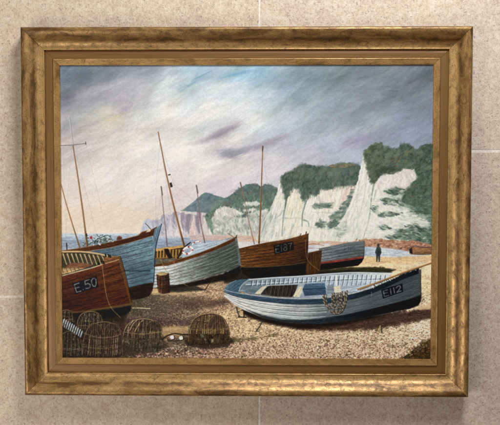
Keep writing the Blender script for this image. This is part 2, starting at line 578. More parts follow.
# ---- sky
ALL = (slice(0, NY), slice(0, NX))
lift = lambda x, c: tuple(v * 0.9 + 45 for v in c) if x > 180 and min(c) < 172 else tuple(v * 0.95 + 24 for v in c) if min(c) < 172 else tuple(v + 4 for v in c)
sky = field([(a, b, lift(a, c)) for a, b, c in [(62, 68, (78, 94, 108)), (80, 70, (100, 114, 126)), (105, 70, (122, 130, 138)), (130, 74, (140, 140, 150)), (150, 70, (138, 140, 148)), (172, 80, (205, 210, 212)), (190, 70, (150, 178, 190)),
             (205, 74, (140, 168, 184)), (225, 70, (148, 176, 190)), (238, 76, (130, 164, 184)), (258, 72, (122, 156, 178)), (280, 80, (122, 146, 162)), (310, 75, (106, 126, 140)),
             (340, 80, (98, 114, 126)), (370, 78, (92, 104, 118)), (400, 80, (84, 94, 108)), (428, 73, (74, 82, 95)),
             (64, 100, (112, 116, 124)), (90, 96, (150, 146, 152)), (120, 98, (160, 152, 160)), (142, 92, (186, 182, 186)), (165, 95, (212, 212, 212)), (190, 90, (172, 188, 194)), (215, 90, (202, 208, 210)),
             (240, 95, (206, 212, 212)), (270, 95, (168, 184, 192)), (300, 100, (134, 150, 162)), (340, 100, (108, 124, 138)), (380, 105, (100, 114, 130)), (428, 105, (96, 104, 122)),
             (64, 125, (160, 156, 158)), (90, 120, (190, 184, 178)), (110, 118, (206, 196, 174)), (140, 120, (205, 200, 195)), (170, 115, (226, 222, 214)), (210, 110, (226, 223, 218)), (250, 115, (218, 217, 214)),
             (285, 118, (186, 192, 198)), (320, 125, (134, 146, 162)), (360, 122, (116, 126, 144)), (400, 122, (114, 122, 142)), (428, 130, (112, 120, 142)),
             (68, 148, (186, 176, 172)), (100, 150, (206, 196, 190)), (140, 145, (230, 224, 213)), (180, 150, (229, 223, 215)), (225, 148, (200, 193, 194)), (300, 142, (184, 186, 194)), (330, 145, (160, 162, 180)),
             (352, 140, (136, 140, 162)), (400, 140, (120, 126, 150)), (100, 180, (228, 219, 208)), (150, 180, (229, 221, 210)), (200, 170, (226, 219, 214)), (240, 172, (214, 208, 208)), (275, 162, (204, 202, 206)),
             (310, 155, (186, 186, 198)), (350, 155, (162, 166, 186)), (68, 190, (220, 207, 196)), (68, 222, (226, 206, 186)), (110, 215, (224, 206, 184)), (140, 222, (222, 205, 186)), (180, 195, (216, 202, 201)),
             (220, 184, (208, 198, 204)), (62, 236, (220, 205, 190))]])(GX, GY)
wx, wy = GX + 12 * fbm(GX, GY, 46, 30, -25, 2, 611), GY + 8 * fbm(GX, GY, 46, 30, -25, 2, 617)
rid = lambda sx, sy, an, sd: 0.30 - np.abs(fbm(wx, wy, sx, sy, an, 3, sd, 0.5)) * 2
st = fbm(wx, wy, 56, 16, -26, 6, 21, 0.6) * 36 + rid(34, 9, -31, 5) * 9 + rid(16, 4.6, -36, 52) * 4 + fbm(wx, wy, 20, 4.5, -32, 4, 146, 0.6) * 10 + fbm(wx, wy, 7, 2.0, -34, 3, 46) * 7 + fbm(GX, GY, 9, 1.0, -3, 2, 45) * 4
fade = np.clip(1.15 - (GY - 118) / 100, 0.25, 1)[..., None]
tint = np.stack([1 + 0.05 * fbm(GX, GY, 40, 12, -25, 3, 90), 1 + 0 * GX, 1 + 0.05 * fbm(GX, GY, 40, 12, -25, 3, 99)], -1)
sky[..., 2] -= 6 * np.clip((GX - 260) / 80, 0, 1) + 2 * np.clip((GY - 170) / 50, 0, 1)
sky += (9 * np.exp(-((GX - 225) / 60) ** 2 - ((GY - 108) / 26) ** 2) + 5 * np.exp(-((GX - 130) / 70) ** 2 - ((GY - 165) / 30) ** 2))[..., None]
IMG[:] = sky * (1 + (tint - 1) * fade) + st[..., None] * fade

def cloud(pts, w, col, a, n=7, jig=2.0):
    """a wisp: many thin dry strokes, thinning towards both ends"""
    col = np.array(lift(pts[0][0], col)) if max(col) - min(col) < 45 else np.array(col, float)
    for k in range(int(n * 2.2)):
        q = resample(np.array(pts, float), 12)
        t0 = rng.uniform(0, 0.55); i0 = int(t0 * 11); i1 = min(12, i0 + int(rng.uniform(4, 9)))
        q = q[i0:i1] + rng.normal(0, jig * 1.1, 2) * (1, 0.75)
        if len(q) < 3:
            continue
        p = cv(q); ww = w * rng.uniform(0.35, 1.0)
        sl = box(p, ww * 2.2 * S)
        if sl is None:
            continue
        yy, xx = np.mgrid[sl[0], sl[1]].astype(np.float32)
        best = np.zeros(xx.shape, np.float32)
        for i in range(len(p) - 1):
            (ax, ay), (bx_, by_) = p[i], p[i + 1]
            ex, ey = bx_ - ax, by_ - ay
            t = np.clip(((xx - ax) * ex + (yy - ay) * ey) / (ex * ex + ey * ey + 1e-9), 0, 1)
            d = np.sqrt((xx - ax - t * ex) ** 2 + (yy - ay - t * ey) ** 2)
            f = (i + t) / (len(p) - 1)
            best = np.maximum(best, np.exp(-(d / (ww * S * 0.75)) ** 2) * np.sqrt(np.clip(4 * f * (1 - f), 0.02, 1)))
        dryb = np.clip(0.55 + 2.2 * fbm(GX[sl], GY[sl], 13, 1.8, -24, 4, int(rng.integers(1e5))), 0, 1)
        lay(sl, best * dryb * min(1, a * rng.uniform(0.5, 1.15)), col + rng.normal(0, 6))

for (cx_, cy_, rx_, ry_, c_, a_) in ((214, 112, 34, 9, (240, 237, 230), .5), (170, 128, 30, 8, (238, 232, 222), .45), (262, 104, 24, 8, (226, 230, 230), .45), (120, 152, 34, 8, (238, 230, 218), .4), (300, 112, 26, 7, (186, 194, 202), .35), (240, 168, 36, 6, (230, 222, 216), .4),
                                     (345, 104, 30, 8, (150, 162, 174), .3), (400, 92, 26, 9, (130, 140, 152), .35), (96, 92, 30, 8, (150, 148, 156), .35), (130, 82, 20, 6, (196, 194, 196), .4), (76, 78, 14, 8, (98, 106, 116), .4), (352, 150, 24, 6, (160, 152, 176), .3), (410, 128, 22, 6, (140, 148, 170), .3)):
    u_, v_ = (GX - cx_) * .89 - (GY - cy_) * .46, (GX - cx_) * .46 + (GY - cy_) * .89
    q_ = np.clip(1.15 - np.sqrt((u_ / rx_) ** 2 + (v_ / ry_) ** 2) + 1.5 * fbm(wx, wy, 18, 8, -28, 5, int(cx_), 0.62), 0, 1)
    IMG += (q_ * a_)[..., None] * (np.array(c_, np.float32) - IMG)
cloud([(188, 146), (205, 141), (225, 132), (248, 118)], 3.0, (150, 138, 146), 0.42, 11)
cloud([(212, 138), (224, 131), (240, 124)], 4.0, (138, 130, 138), 0.4, 11)
cloud([(216, 153), (228, 155), (244, 151), (262, 146), (285, 137), (304, 129)], 3.6, (140, 134, 144), 0.5, 12)
cloud([(218, 150), (230, 152), (244, 148)], 4.5, (128, 128, 138), 0.5, 12, 2.0)
cloud([(206, 141), (222, 134), (238, 126), (250, 119)], 3.0, (118, 110, 118), 0.34, 8, 2.2)
cloud([(218, 156), (232, 156), (246, 151)], 3.2, (108, 108, 118), 0.42, 9, 1.8)
cloud([(250, 150), (272, 143), (300, 131)], 2.4, (134, 124, 132), 0.4, 8, 1.8)
cloud([(196, 168), (222, 162), (244, 156), (262, 152)], 1.6, (240, 232, 224), 0.6, 6, 1.4)
cloud([(222, 146), (236, 139), (252, 130)], 1.6, (230, 222, 218), 0.55, 6, 1.2)
cloud([(62, 134), (90, 138), (118, 131), (150, 128)], 2.4, (178, 164, 166), 0.30, 9, 2.4)
cloud([(80, 128), (105, 118), (128, 106)], 2.2, (184, 168, 172), 0.30, 9, 2.4)
cloud([(118, 112), (128, 108), (136, 103)], 2.0, (166, 140, 166), 0.45, 6, 1.4)
cloud([(66, 118), (88, 106), (112, 96), (128, 86)], 2.6, (150, 146, 156), 0.30, 9, 2.6)
cloud([(72, 98), (96, 90), (120, 80), (140, 70)], 2.6, (186, 186, 190), 0.32, 9, 2.6)
cloud([(64, 90), (84, 80), (108, 70)], 3.0, (96, 108, 122), 0.35, 8, 2.6)
cloud([(150, 100), (162, 88), (180, 72)], 2.4, (226, 228, 228), 0.5, 9, 2.0)
cloud([(140, 106), (156, 98), (172, 90)], 2.4, (222, 222, 220), 0.35, 8, 2.0)
cloud([(184, 100), (205, 92), (226, 86), (250, 82)], 2.6, (222, 226, 226), 0.35, 9, 2.4)
cloud([(176, 92), (196, 80), (214, 70)], 2.2, (128, 166, 186), 0.35, 8, 1.8)
cloud([(216, 82), (238, 74), (256, 70)], 2.2, (122, 164, 190), 0.38, 8, 1.8)
cloud([(150, 132), (185, 122), (225, 108), (270, 98)], 3.2, (236, 232, 226), 0.30, 10, 3.2)
cloud([(120, 160), (160, 146), (205, 134)], 3.2, (238, 232, 222), 0.30, 10, 3.2)
cloud([(95, 126), (112, 118), (128, 114)], 2.0, (214, 200, 168), 0.40, 6, 1.6)
cloud([(330, 152), (348, 142), (366, 138), (384, 132)], 2.4, (128, 118, 146), 0.38, 9, 2.4)
cloud([(396, 124), (414, 116), (430, 112)], 2.6, (88, 96, 112), 0.34, 8, 2.4)
cloud([(385, 100), (408, 92), (430, 86)], 2.8, (76, 84, 98), 0.36, 8, 2.6)
cloud([(300, 116), (322, 106), (350, 98)], 2.8, (118, 138, 154), 0.34, 9, 2.8)
cloud([(330, 90), (358, 84), (390, 74)], 2.6, (120, 132, 144), 0.30, 9, 2.6)
cloud([(290, 96), (310, 86), (330, 76)], 2.6, (96, 116, 130), 0.30, 8, 2.4)
cloud([(395, 136), (412, 130), (430, 122)], 2.2, (140, 146, 170), 0.34, 8, 2.0)
cloud([(280, 150), (306, 146), (332, 138)], 2.4, (192, 192, 202), 0.34, 8, 2.4)

# separate touches of a broad brush, each its own direction and load of paint
for k in range(1500):
    xi, yi = int(rng.integers(4, NX - 4)), int(rng.integers(4, int(NY * 0.58)))
    big_ = rng.uniform(3, 9) * S
    base_ = IMG[yi, xi] + rng.normal(0, 7) + rng.normal(0, 2.5, 3)
    dab(xi, yi, big_, big_ * rng.uniform(0.16, 0.34), math.radians(-28 + rng.normal(0, 20)), base_, rng.uniform(0.10, 0.32), 0.5 * rng.random())

# ---- sea and far headlands
fill([(55, 233.5), (230, 233.5), (230, 262), (55, 262)], down([233, 236, 240, 246, 250, 258], [(190, 202, 206), (176, 188, 196), (152, 164, 178), (142, 152, 168), (166, 178, 186), (174, 184, 190)]), tex=0.10, tsx=12, tsy=0.9)
for k in range(46):
    x, y = rng.uniform(60, 215), rng.uniform(234, 250)
    line([(x, y), (x + rng.uniform(3, 12), y + rng.uniform(-.3, .3))], 0.5, (214, 220, 220) if rng.random() < .6 else (132, 142, 160), 0.55, smooth=False, dry=0.5, seed=k)
fill([(139, 236), (142, 227), (145, 220), (148, 218), (152, 220), (157, 221), (161, 218), (166, 214), (170, 215), (176, 211), (184, 214), (192, 214), (200, 216), (216, 214), (216, 238), (139, 237)],
     field([(146, 222, (188, 192, 204)), (150, 232, (196, 196, 206)), (165, 222, (182, 178, 188)), (172, 234, (206, 198, 200)), (190, 222, (172, 158, 162)), (205, 225, (190, 182, 180)), (190, 235, (200, 186, 180))]), wob=0.6, tex=0.08, tang=70, tsx=6, tsy=2)
dabs([(141, 234), (146, 220), (166, 216), (190, 216), (190, 236)], 170, 2.6, [(206, 204, 210), (160, 158, 172), (214, 206, 204), (140, 136, 150)], ang=70, alpha=0.45, jit=6)
for x, y0, y1, w, c in [(163, 216, 224, 3.0, (150, 148, 162)), (167, 224, 236, 1.4, (150, 148, 158)), (175, 213, 226, 3.4, (138, 132, 146)), (183, 214, 230, 4.0, (142, 130, 142)), (189, 216, 236, 4.5, (132, 120, 134)),
                        (199, 214, 234, 5.0, (128, 118, 132)), (208, 214, 228, 4.0, (134, 126, 134))]:
    line([(x, y0), (x - 1.5, (y0 + y1) / 2), (x + 0.8, y1)], w, c, 0.75, w2=w * 0.3, soft=0.6, dry=0.35, seed=x)
for x, w, c in [(179.5, 3.6, (224, 214, 208)), (193.5, 3.4, (226, 200, 192)), (205, 3.6, (218, 208, 200)), (212, 3.4, (216, 210, 202)), (170.5, 3.0, (214, 206, 206))]:
    fill([(x, 212.5), (x + 1.6, 222), (x + w, 236), (x - w * 1.6, 236), (x - 1.4, 224)], c, soft=0.6, alpha=0.85, wob=0.6, tex=0.08, tang=80)
hill = [(181, 211), (188, 206), (195, 200.5), (201, 195), (205, 193), (209, 193), (214, 195), (221, 197), (228, 199), (236, 202), (236, 216), (205, 213), (196, 212)]
fill(hill, field([(190, 208, (124, 138, 142)), (203, 197, (100, 120, 126)), (213, 198, (104, 126, 124)), (206, 208, (116, 134, 136)), (222, 204, (126, 142, 126))]), wob=0.35, tex=0.10, tang=-35, tsx=7, tsy=2)
dabs(hill, 190, 2.2, [(88, 108, 114), (112, 130, 130), (124, 140, 118), (84, 100, 106)], ang=-38, alpha=0.4, jit=6)
green = [(204, 216), (211, 211), (218, 206), (224, 200), (232, 194), (240, 188), (246, 184.8), (252, 183.8), (258, 184.2), (261, 187), (265, 184.2), (270, 184.8), (275, 187), (280, 189), (283, 196), (280, 240), (215, 240)]
fill(green, field([(212, 212, (110, 132, 112)), (225, 202, (94, 122, 112)), (240, 191, (82, 106, 104)), (254, 187, (84, 104, 100)), (268, 188, (82, 104, 100)), (244, 200, (92, 124, 106)), (270, 200, (96, 124, 104)), (262, 212, (120, 140, 116)), (230, 214, (150, 160, 140))]), wob=0.45, tex=0.12, tang=-30, tsx=6, tsy=2)
dabs(green[:-2] + [(280, 216), (215, 218)], 750, 2.2, [(84, 98, 92), (106, 120, 102), (98, 112, 106), (74, 88, 86), (124, 138, 118), (116, 108, 108)], ang=60, spread=45, alpha=0.55, jit=9, spill=0.5)
# pale scarps of the middle bay
def white(pts, cols=((226, 222, 208), (206, 200, 190)), n=None, ang=80, a=0.9):
    c1, c2 = cols
    fill(pts, c1, soft=0.6, alpha=a, wob=1.0, wsize=3.5, seed=int(pts[0][0]), tex=0.10, tang=ang, tsx=6, tsy=1.6)
    pa = np.array(pts); area = np.ptp(pa[:, 0]) * np.ptp(pa[:, 1])
    dabs(pts, n or int(area * 0.55) + 4, 2.0, [c1, c2, (236, 232, 220), (190, 190, 182)], ang=ang, spread=18, aspect=2.6, alpha=0.6, jit=9, spill=0.6)
white([(212, 219), (217, 210), (222, 207.5), (229, 208), (240, 211), (243, 214), (234, 216), (226, 221), (214, 223)], ((216, 210, 200), (190, 186, 178)))
white([(213, 224), (236, 218), (262, 217), (272, 212), (264, 237), (213, 237)], ((208, 206, 196), (188, 184, 178)), a=0.75)
white([(243, 204.5), (246, 202), (256, 202), (263, 203.5), (258, 205), (246, 205.5)], ((214, 216, 204), (196, 200, 188)))
white([(243, 210), (250, 208.5), (256, 209), (253, 211), (245, 211.5)], ((208, 212, 200), (190, 196, 184)))
white([(248, 214), (258, 211), (268, 209), (266, 214), (252, 217)], ((206, 206, 196), (186, 188, 180)))
dabs([(214, 218), (262, 214), (262, 235), (214, 235)], 150, 2.4, [(120, 140, 126), (132, 146, 134), (196, 176, 170), (150, 160, 150)], ang=75, spread=30, alpha=0.5, jit=8)
fill([(190, 234.5), (215, 235), (245, 235.5), (300, 238), (300, 243), (190, 240)], across([190, 230, 300], [(196, 176, 172), (206, 178, 158), (204, 176, 150)]), soft=0.9, wob=0.5, tex=0.08)

# ---- the great white cliffs: chalk laid in long falling strokes, gullies, then the green draped over
BR, CR, SH, PK, GG = (240, 238, 226), (238, 228, 202), (188, 190, 178), (216, 196, 186), (148, 158, 146)
def chalk(pts, n, ang, cols=(BR, CR, SH, PK, BR), size=2.6, spread=7, aspect=5.5, alpha=0.55):
    dabs(pts, n, size, list(cols), ang=ang, spread=spread, aspect=aspect, alpha=alpha, jit=6, lift=0.8)
cliffm = [(281, 176), (277, 192), (273, 203), (268, 213), (263, 224), (256, 238), (258, 241), (310, 243), (350, 245), (362, 168)]
fill(cliffm, field([(278, 190, (232, 229, 214)), (270, 212, (206, 206, 196)), (266, 230, (206, 206, 196)), (292, 200, (236, 228, 206)), (292, 228, (224, 220, 204)), (312, 205, (232, 228, 212)), (312, 228, (232, 228, 208)),
                    (335, 198, (234, 224, 202)), (350, 194, (214, 194, 184)), (340, 232, (214, 214, 200))]), wob=0.6, tex=0.07, tang=100, tsx=8, tsy=2)
chalk([(281, 180), (277, 194), (272, 208), (262, 230), (258, 240), (280, 240), (283, 214), (285, 198)], 210, 108, (BR, BR, CR, SH, (206, 208, 198)))
chalk([(290, 191), (285, 212), (283, 240), (302, 240), (303, 212), (304, 202), (299, 190)], 190, 102, (BR, CR, CR, (226, 206, 172), SH))
chalk([(309, 198), (305, 214), (303, 241), (336, 242), (350, 210), (352, 188), (330, 190)], 330, 100, (BR, CR, BR, SH, PK, (224, 216, 196)))
chalk([(341, 190), (354, 187), (350, 204), (342, 206)], 60, 100, (PK, (206, 184, 178), CR, (220, 200, 180)), alpha=0.6)
chalk([(262, 216), (272, 206), (268, 232), (256, 240)], 50, 112, (GG, SH, (196, 200, 190)))
for pts, w, c, al in [([(286, 198), (285.4, 206), (283.4, 216), (282, 236)], 1.6, (112, 126, 116), 0.75), ([(289, 191), (286.6, 199), (285, 208)], 2.4, (84, 100, 88), 0.75), ([(307, 199), (304.6, 206), (302.6, 214), (302, 226)], 1.8, (106, 122, 110), 0.8),
                  ([(283, 211), (279, 216), (274, 219)], 1.1, (128, 140, 130), 0.5), ([(283, 218), (292, 218.4), (300, 218), (304, 221)], 1.0, (136, 148, 136), 0.45), ([(276, 214), (274, 226), (271, 238)], 1.3, (158, 164, 154), 0.7), ([(294, 224), (291, 232), (289, 240)], 1.4, (164, 168, 154), 0.7),
                  ([(298, 196), (296, 208), (294, 218)], 1.2, (206, 196, 170), 0.7), ([(319, 196), (320, 204), (318, 214)], 1.3, (176, 176, 160), 0.7), ([(312, 212), (326, 212.6), (340, 213)], 0.9, (168, 172, 158), 0.6), ([(306, 226), (320, 229), (334, 229)], 0.9, (176, 178, 164), 0.6),
                  ([(330, 194), (331, 202)], 1.1, (190, 180, 162), 0.6), ([(304, 220), (308, 222), (309, 226)], 1.6, (108, 124, 116), 0.7), ([(266, 220), (262, 232)], 1.4, (140, 150, 142), 0.7), ([(272, 216), (270, 222)], 2.2, (128, 140, 132), 0.6), ([(322, 232), (320, 240)], 1.2, (184, 184, 168), 0.6)]:
    line(pts, w, c, al, w2=w * 0.5, soft=0.55, dry=0.35, seed=int(pts[0][0] + pts[0][1]))
def leaf(pts, n, size, cols, ang=8, spread=14, aspect=3.2, alpha=0.6, spill=0.6):
    fill(pts, tuple(np.mean(cols, 0) + 14), soft=1.8, alpha=0.4, wob=1.4, wsize=3, tex=0.2)
    dabs(pts, n, size, cols, ang=ang, spread=spread, aspect=aspect, alpha=alpha, jit=7, spill=spill)
SAGE = [(86, 104, 94), (104, 120, 108), (70, 86, 78), (122, 136, 122)]
for pts, n in [([(311, 205.6), (316, 203), (324, 203.6), (332, 203.4), (334, 206), (322, 208), (314, 207.6)], 46), ([(316, 223.6), (320, 220.6), (326, 222), (324, 227), (318, 227.4)], 34), ([(352, 190), (353, 204), (346, 214), (340, 222), (334, 228), (328, 227), (332, 217), (339, 209), (346, 200)], 120),
               ([(330, 214), (340, 210), (338, 217), (330, 219)], 20), ([(326, 224), (336, 222), (332, 228), (326, 228)], 20)]:
    leaf(pts, n, 2.6, SAGE, ang=-8, spread=25, aspect=2.2)
cap = [(280.5, 184), (281, 178), (284, 173.5), (289, 171.5), (293, 171), (296, 167.5), (300, 164.8), (305, 163.8), (309, 165), (316, 166), (325, 166.5), (334, 165.3), (342, 163.2), (350, 163.2), (357, 164.5), (364, 167),
       (360, 184), (350, 185), (340, 186), (333, 188), (326, 190), (321, 189), (319, 193), (316, 196), (311, 193), (308, 198), (303, 203), (301, 195), (298, 189), (294, 188), (290, 192), (286, 200), (284, 196), (283, 190)]
fill(cap, field([(286, 180, (68, 80, 68)), (304, 168, (66, 80, 72)), (300, 178, (82, 98, 88)), (315, 180, (88, 106, 96)), (335, 178, (80, 98, 88)), (350, 176, (76, 92, 84)), (303, 192, (92, 108, 96)), (322, 188, (72, 88, 80))]), wob=1.1, wsize=2.6, soft=1.2, tex=0.18, tang=100, tsx=5, tsy=2.5)
dabs(cap, 420, 3.2, [(64, 78, 70), (92, 110, 100), (80, 96, 86), (56, 68, 60), (96, 102, 84), (108, 124, 112)], ang=105, spread=30, aspect=1.8, alpha=0.34, jit=7, spill=0.6)
dabs(cap, 500, 1.5, [(54, 66, 58), (102, 118, 106), (70, 84, 74), (112, 120, 100)], ang=100, spread=35, aspect=1.8, alpha=0.5, jit=7, spill=0.7)
dabs([(284, 176), (300, 166), (330, 168), (356, 168), (350, 178), (300, 178)], 60, 5.0, [(112, 126, 110), (118, 122, 98), (98, 116, 108)], ang=105, spread=30, aspect=1.6, alpha=0.3, jit=6)
for x in np.arange(283, 358, 1.5):                           # trailing growth hanging over the lip of the chalk
    y = np.interp(x, [283, 286, 290, 295, 301, 304, 309, 316, 321, 333, 350, 360], [190, 198, 190, 187, 193, 201, 195, 194, 188, 187, 185, 184])
    line([(x, y - 4), (x + rng.normal(0, .5), y + rng.uniform(-1, 1)), (x - rng.uniform(0, 1.2), y + rng.uniform(1, 5))], rng.uniform(0.8, 1.8), [(72, 88, 78), (90, 106, 94), (112, 126, 112)][rng.integers(3)], 0.6, w2=0.4, soft=0.6, dry=0.3, seed=int(x * 7))
dabs([(328, 165.5), (342, 163), (356, 164), (350, 167), (335, 168)], 70, 1.8, [(132, 120, 92), (116, 112, 88), (142, 130, 100)], ang=-5, alpha=0.6)

cliffr = [(364, 154), (361, 166), (358, 180), (355, 190), (351, 202), (345, 214), (338, 226), (331, 238), (334, 243), (380, 246), (436, 246), (436, 160), (390, 160)]
fill(cliffr, field([(362, 168, (228, 226, 214)), (357, 195, (230, 228, 214)), (346, 222, (220, 220, 206)), (366, 215, (226, 224, 208)), (362, 238, (214, 214, 198)), (395, 182, (224, 214, 206)), (390, 212, (216, 216, 202)), (410, 230, (200, 204, 190)), (420, 205, (120, 138, 122))]), wob=0.5, tex=0.06, tang=103, tsx=8, tsy=2)
chalk([(364, 156), (371, 178), (370, 206), (365, 242), (334, 242), (345, 217), (356, 192), (360, 172)], 420, 105, (BR, BR, CR, SH, (212, 212, 200), (226, 224, 208)))
chalk([(376, 180), (396, 174), (412, 170), (418, 174), (410, 184), (398, 190), (376, 200)], 130, 70, ((232, 222, 214), PK, BR, (206, 198, 190)), spread=25, aspect=3)
chalk([(373, 200), (392, 196), (404, 206), (430, 222), (416, 224), (402, 240), (368, 242), (370, 216)], 330, 12, (BR, CR, SH, (222, 218, 204), BR), spread=16, aspect=3.5)
for pts, w, c, al in [([(364, 160), (361, 178), (356, 196), (349, 214), (340, 230)], 1.1, (196, 198, 186), 0.7), ([(367, 172), (365, 192), (360, 214), (352, 236)], 1.2, (184, 188, 174), 0.7), ([(369, 186), (368, 206), (363, 228)], 1.0, (200, 202, 188), 0.6), ([(366, 164), (364, 184)], 1.2, (204, 200, 186), 0.6),
                      ([(374, 184), (372, 194), (370.6, 206), (370, 214)], 1.8, (104, 118, 102), 0.65), ([(370, 214), (368, 224), (364, 236)], 1.2, (150, 160, 146), 0.7), ([(358, 222), (354, 234)], 1.0, (184, 188, 174), 0.6), ([(376, 190), (374, 200)], 1.2, (150, 156, 142), 0.6)]:
    line(pts, w, c, al, w2=w * 0.5, soft=0.55, dry=0.35, seed=int(pts[0][0] + pts[0][1]))
capr = [(363.5, 156), (364.5, 151), (368, 147), (373, 144.2), (378, 142.8), (382, 143.2), (385, 147), (390, 148.2), (395, 149), (398, 148), (401, 144.2), (405, 142.6), (409, 143.4), (412, 146), (414, 150), (418, 149.6), (422, 145.6),
        (427, 143.6), (432, 144), (436, 145), (436, 216), (424, 214), (412, 206), (402, 200), (404, 192), (412, 184), (418, 176), (414, 170), (406, 168), (398, 172), (390, 174), (384, 173), (379, 177), (375, 184), (371, 184), (369, 176), (367, 168), (365, 160)]
fill(capr, field([(370, 150, (86, 92, 70)), (374, 168, (92, 98, 76)), (386, 160, (80, 94, 76)), (396, 160, (82, 100, 86)), (406, 148, (66, 82, 74)), (426, 150, (62, 78, 70)), (424, 180, (72, 92, 78)), (386, 170, (74, 84, 68)), (418, 204, (78, 100, 84))]), wob=1.2, wsize=2.8, soft=1.1, tex=0.2, tang=-35, tsx=5, tsy=2.5)
dabs(capr, 420, 3.2, [(64, 78, 66), (92, 108, 90), (80, 96, 80), (54, 66, 56), (104, 106, 82), (106, 122, 106)], ang=-35, spread=35, aspect=1.9, alpha=0.34, jit=7, spill=0.6)
dabs(capr, 560, 1.5, [(50, 60, 50), (104, 118, 100), (68, 82, 68), (116, 118, 92), (96, 112, 98)], ang=-30, spread=40, aspect=1.9, alpha=0.5, jit=7, spill=0.7)
dabs([(386, 166), (394, 158), (394, 152), (404, 156), (396, 168)], 22, 1.6, [(140, 112, 80), (128, 112, 84), (116, 100, 72)], ang=-30, alpha=0.6)
dabs([(366, 152), (378, 145), (400, 150), (426, 148), (430, 170), (396, 164), (372, 172)], 70, 4.5, [(116, 122, 98), (108, 122, 104), (124, 124, 94)], ang=-35, spread=30, aspect=1.6, alpha=0.3, jit=6)
fill([(374, 170), (384, 166), (396, 166), (392, 171), (382, 173), (377, 178)], (50, 58, 46), soft=1.2, alpha=0.45, wob=0.8)
FERN = [(66, 86, 74), (84, 104, 88), (100, 120, 102), (54, 70, 62), (122, 138, 120)]
for pts, n, sz in [([(384, 190), (398, 187), (408, 190), (404, 196), (388, 194)], 44, 2.6), ([(380, 199), (394, 197), (410, 204), (400, 207), (384, 204)], 50, 2.6), ([(376, 213), (390, 212), (402, 212.6), (394, 216), (380, 217)], 26, 2.4), ([(404, 206), (422, 210), (432, 216), (414, 213)], 40, 2.6),
                   ([(372, 207), (378, 206), (377, 210), (373, 211)], 12, 2.0), ([(396, 233), (404, 227), (412, 223), (420, 227), (436, 227), (436, 247), (424, 246), (412, 241), (400, 238)], 190, 3.0), ([(384, 237), (398, 233), (406, 238), (394, 241)], 30, 2.4), ([(378, 227), (388, 225), (392, 229), (382, 230)], 12, 2.2), ([(424, 200), (436, 204), (436, 232), (430, 228)], 60, 2.8)]:
    leaf(pts, n, sz, FERN, ang=10, spread=18, aspect=2.8, alpha=0.7)
for pts in ([(402, 218.4), (414, 220), (430, 223)], [(398, 222), (412, 224), (424, 225.6)], [(392, 202), (404, 208), (414, 211)], [(386, 196.6), (396, 199)], [(404, 229), (410, 226.6)]):
    line(pts, 1.8, (222, 220, 206), 0.75, w2=0.8, soft=0.5, dry=0.35, seed=int(pts[0][0]))
leaf([(335, 230), (346, 220), (350, 232), (338, 240)], 14, 2.2, [(140, 152, 136), (160, 168, 152)], ang=0, spread=20)

# ---- far shore, rocks, water, sand
fill([(296, 241), (330, 241), (350, 242.5), (364, 239), (380, 239), (400, 240.5), (418, 241), (436, 246), (436, 254), (296, 249)], across([296, 330, 360, 400, 436], [(206, 178, 152), (200, 172, 150), (182, 140, 112), (172, 130, 104), (158, 112, 88)]), wob=0.7, soft=0.6, tex=0.12, tsx=5)
dabs([(356, 239.5), (384, 239.5), (418, 242), (436, 247), (436, 253), (390, 247), (356, 246)], 330, 1.7, [(150, 98, 76), (190, 150, 120), (168, 118, 92), (206, 176, 148), (124, 84, 68)], ang=5, spread=30, alpha=0.65, jit=10)
dabs([(300, 241.5), (360, 242), (360, 246), (300, 245)], 70, 1.4, [(170, 112, 90), (206, 180, 154), (188, 150, 124)], ang=3, alpha=0.55)
fill([(352, 247), (368, 246.5), (385, 248), (402, 250), (416, 253), (418, 258), (352, 260)], field([(360, 250, (172, 180, 188)), (362, 256, (150, 164, 178)), (385, 251, (206, 208, 208)), (395, 255, (168, 176, 186)), (410, 254, (206, 204, 200))]), soft=0.7, tex=0.10, tsx=10, tsy=0.9)
for k in range(26):
    x, y = rng.uniform(354, 404), rng.uniform(247.5, 257)
    line([(x, y), (x + rng.uniform(3, 9), y + .3)], 0.6, (218, 220, 220) if rng.random() < .6 else (136, 154, 172), 0.55, smooth=False, dry=0.5, seed=k)

ground = field([(330, 268, (186, 158, 114)), (370, 262, (206, 176, 128)), (400, 262, (208, 178, 132)), (428, 262, (210, 184, 142)), (425, 285, (196, 168, 122)), (425, 305, (190, 164, 124)),
                (250, 330, (192, 160, 112)), (300, 336, (192, 160, 116)), (350, 338, (190, 162, 122)), (400, 336, (186, 158, 122)), (424, 328, (206, 180, 146)), (240, 350, (168, 132, 98)), (300, 350, (176, 144, 112)), (360, 350, (174, 142, 110)),
                (215, 300, (182, 148, 102)), (190, 290, (180, 148, 102)), (170, 292, (158, 132, 92)), (225, 316, (190, 156, 106)), (150, 300, (124, 112, 84)), (135, 305, (108, 98, 72)), (150, 312, (118, 106, 82)), (190, 304, (134, 106, 86)), (220, 303, (140, 108, 84)),
                (135, 328, (124, 92, 80)), (160, 324, (120, 94, 84)), (172, 330, (150, 120, 84)), (160, 352, (134, 108, 84)), (180, 346, (128, 106, 82)), (200, 352, (148, 114, 92)), (130, 355, (100, 80, 62)), (90, 320, (42, 36, 26)), (72, 350, (74, 60, 48)), (110, 330, (112, 84, 70))], 3.4)
_g0 = ground
def ground(X, Y):
    c = _g0(X, Y)
    L = c.mean(-1, keepdims=True)
    c = c + np.clip((L - 95) / 45, 0, 1) * np.array([14, 17, 24], np.float32)
    n = fbm(X, Y, 1.6, 0.9, 0, 2, 401) * 0.30 + fbm(X, Y, 0.8, 0.6, 0, 1, 407) * 0.22
    return c * (1 + n[..., None] * np.clip((Y - 250) / 50, 0.25, 1)[..., None])
fill([(50, 283), (140, 283), (200, 276), (300, 268), (345, 262), (366, 256), (390, 257), (412, 257), (440, 254), (440, 364), (50, 364)], ground, soft=0.8, tex=0.10, tsx=8, tsy=2.4)
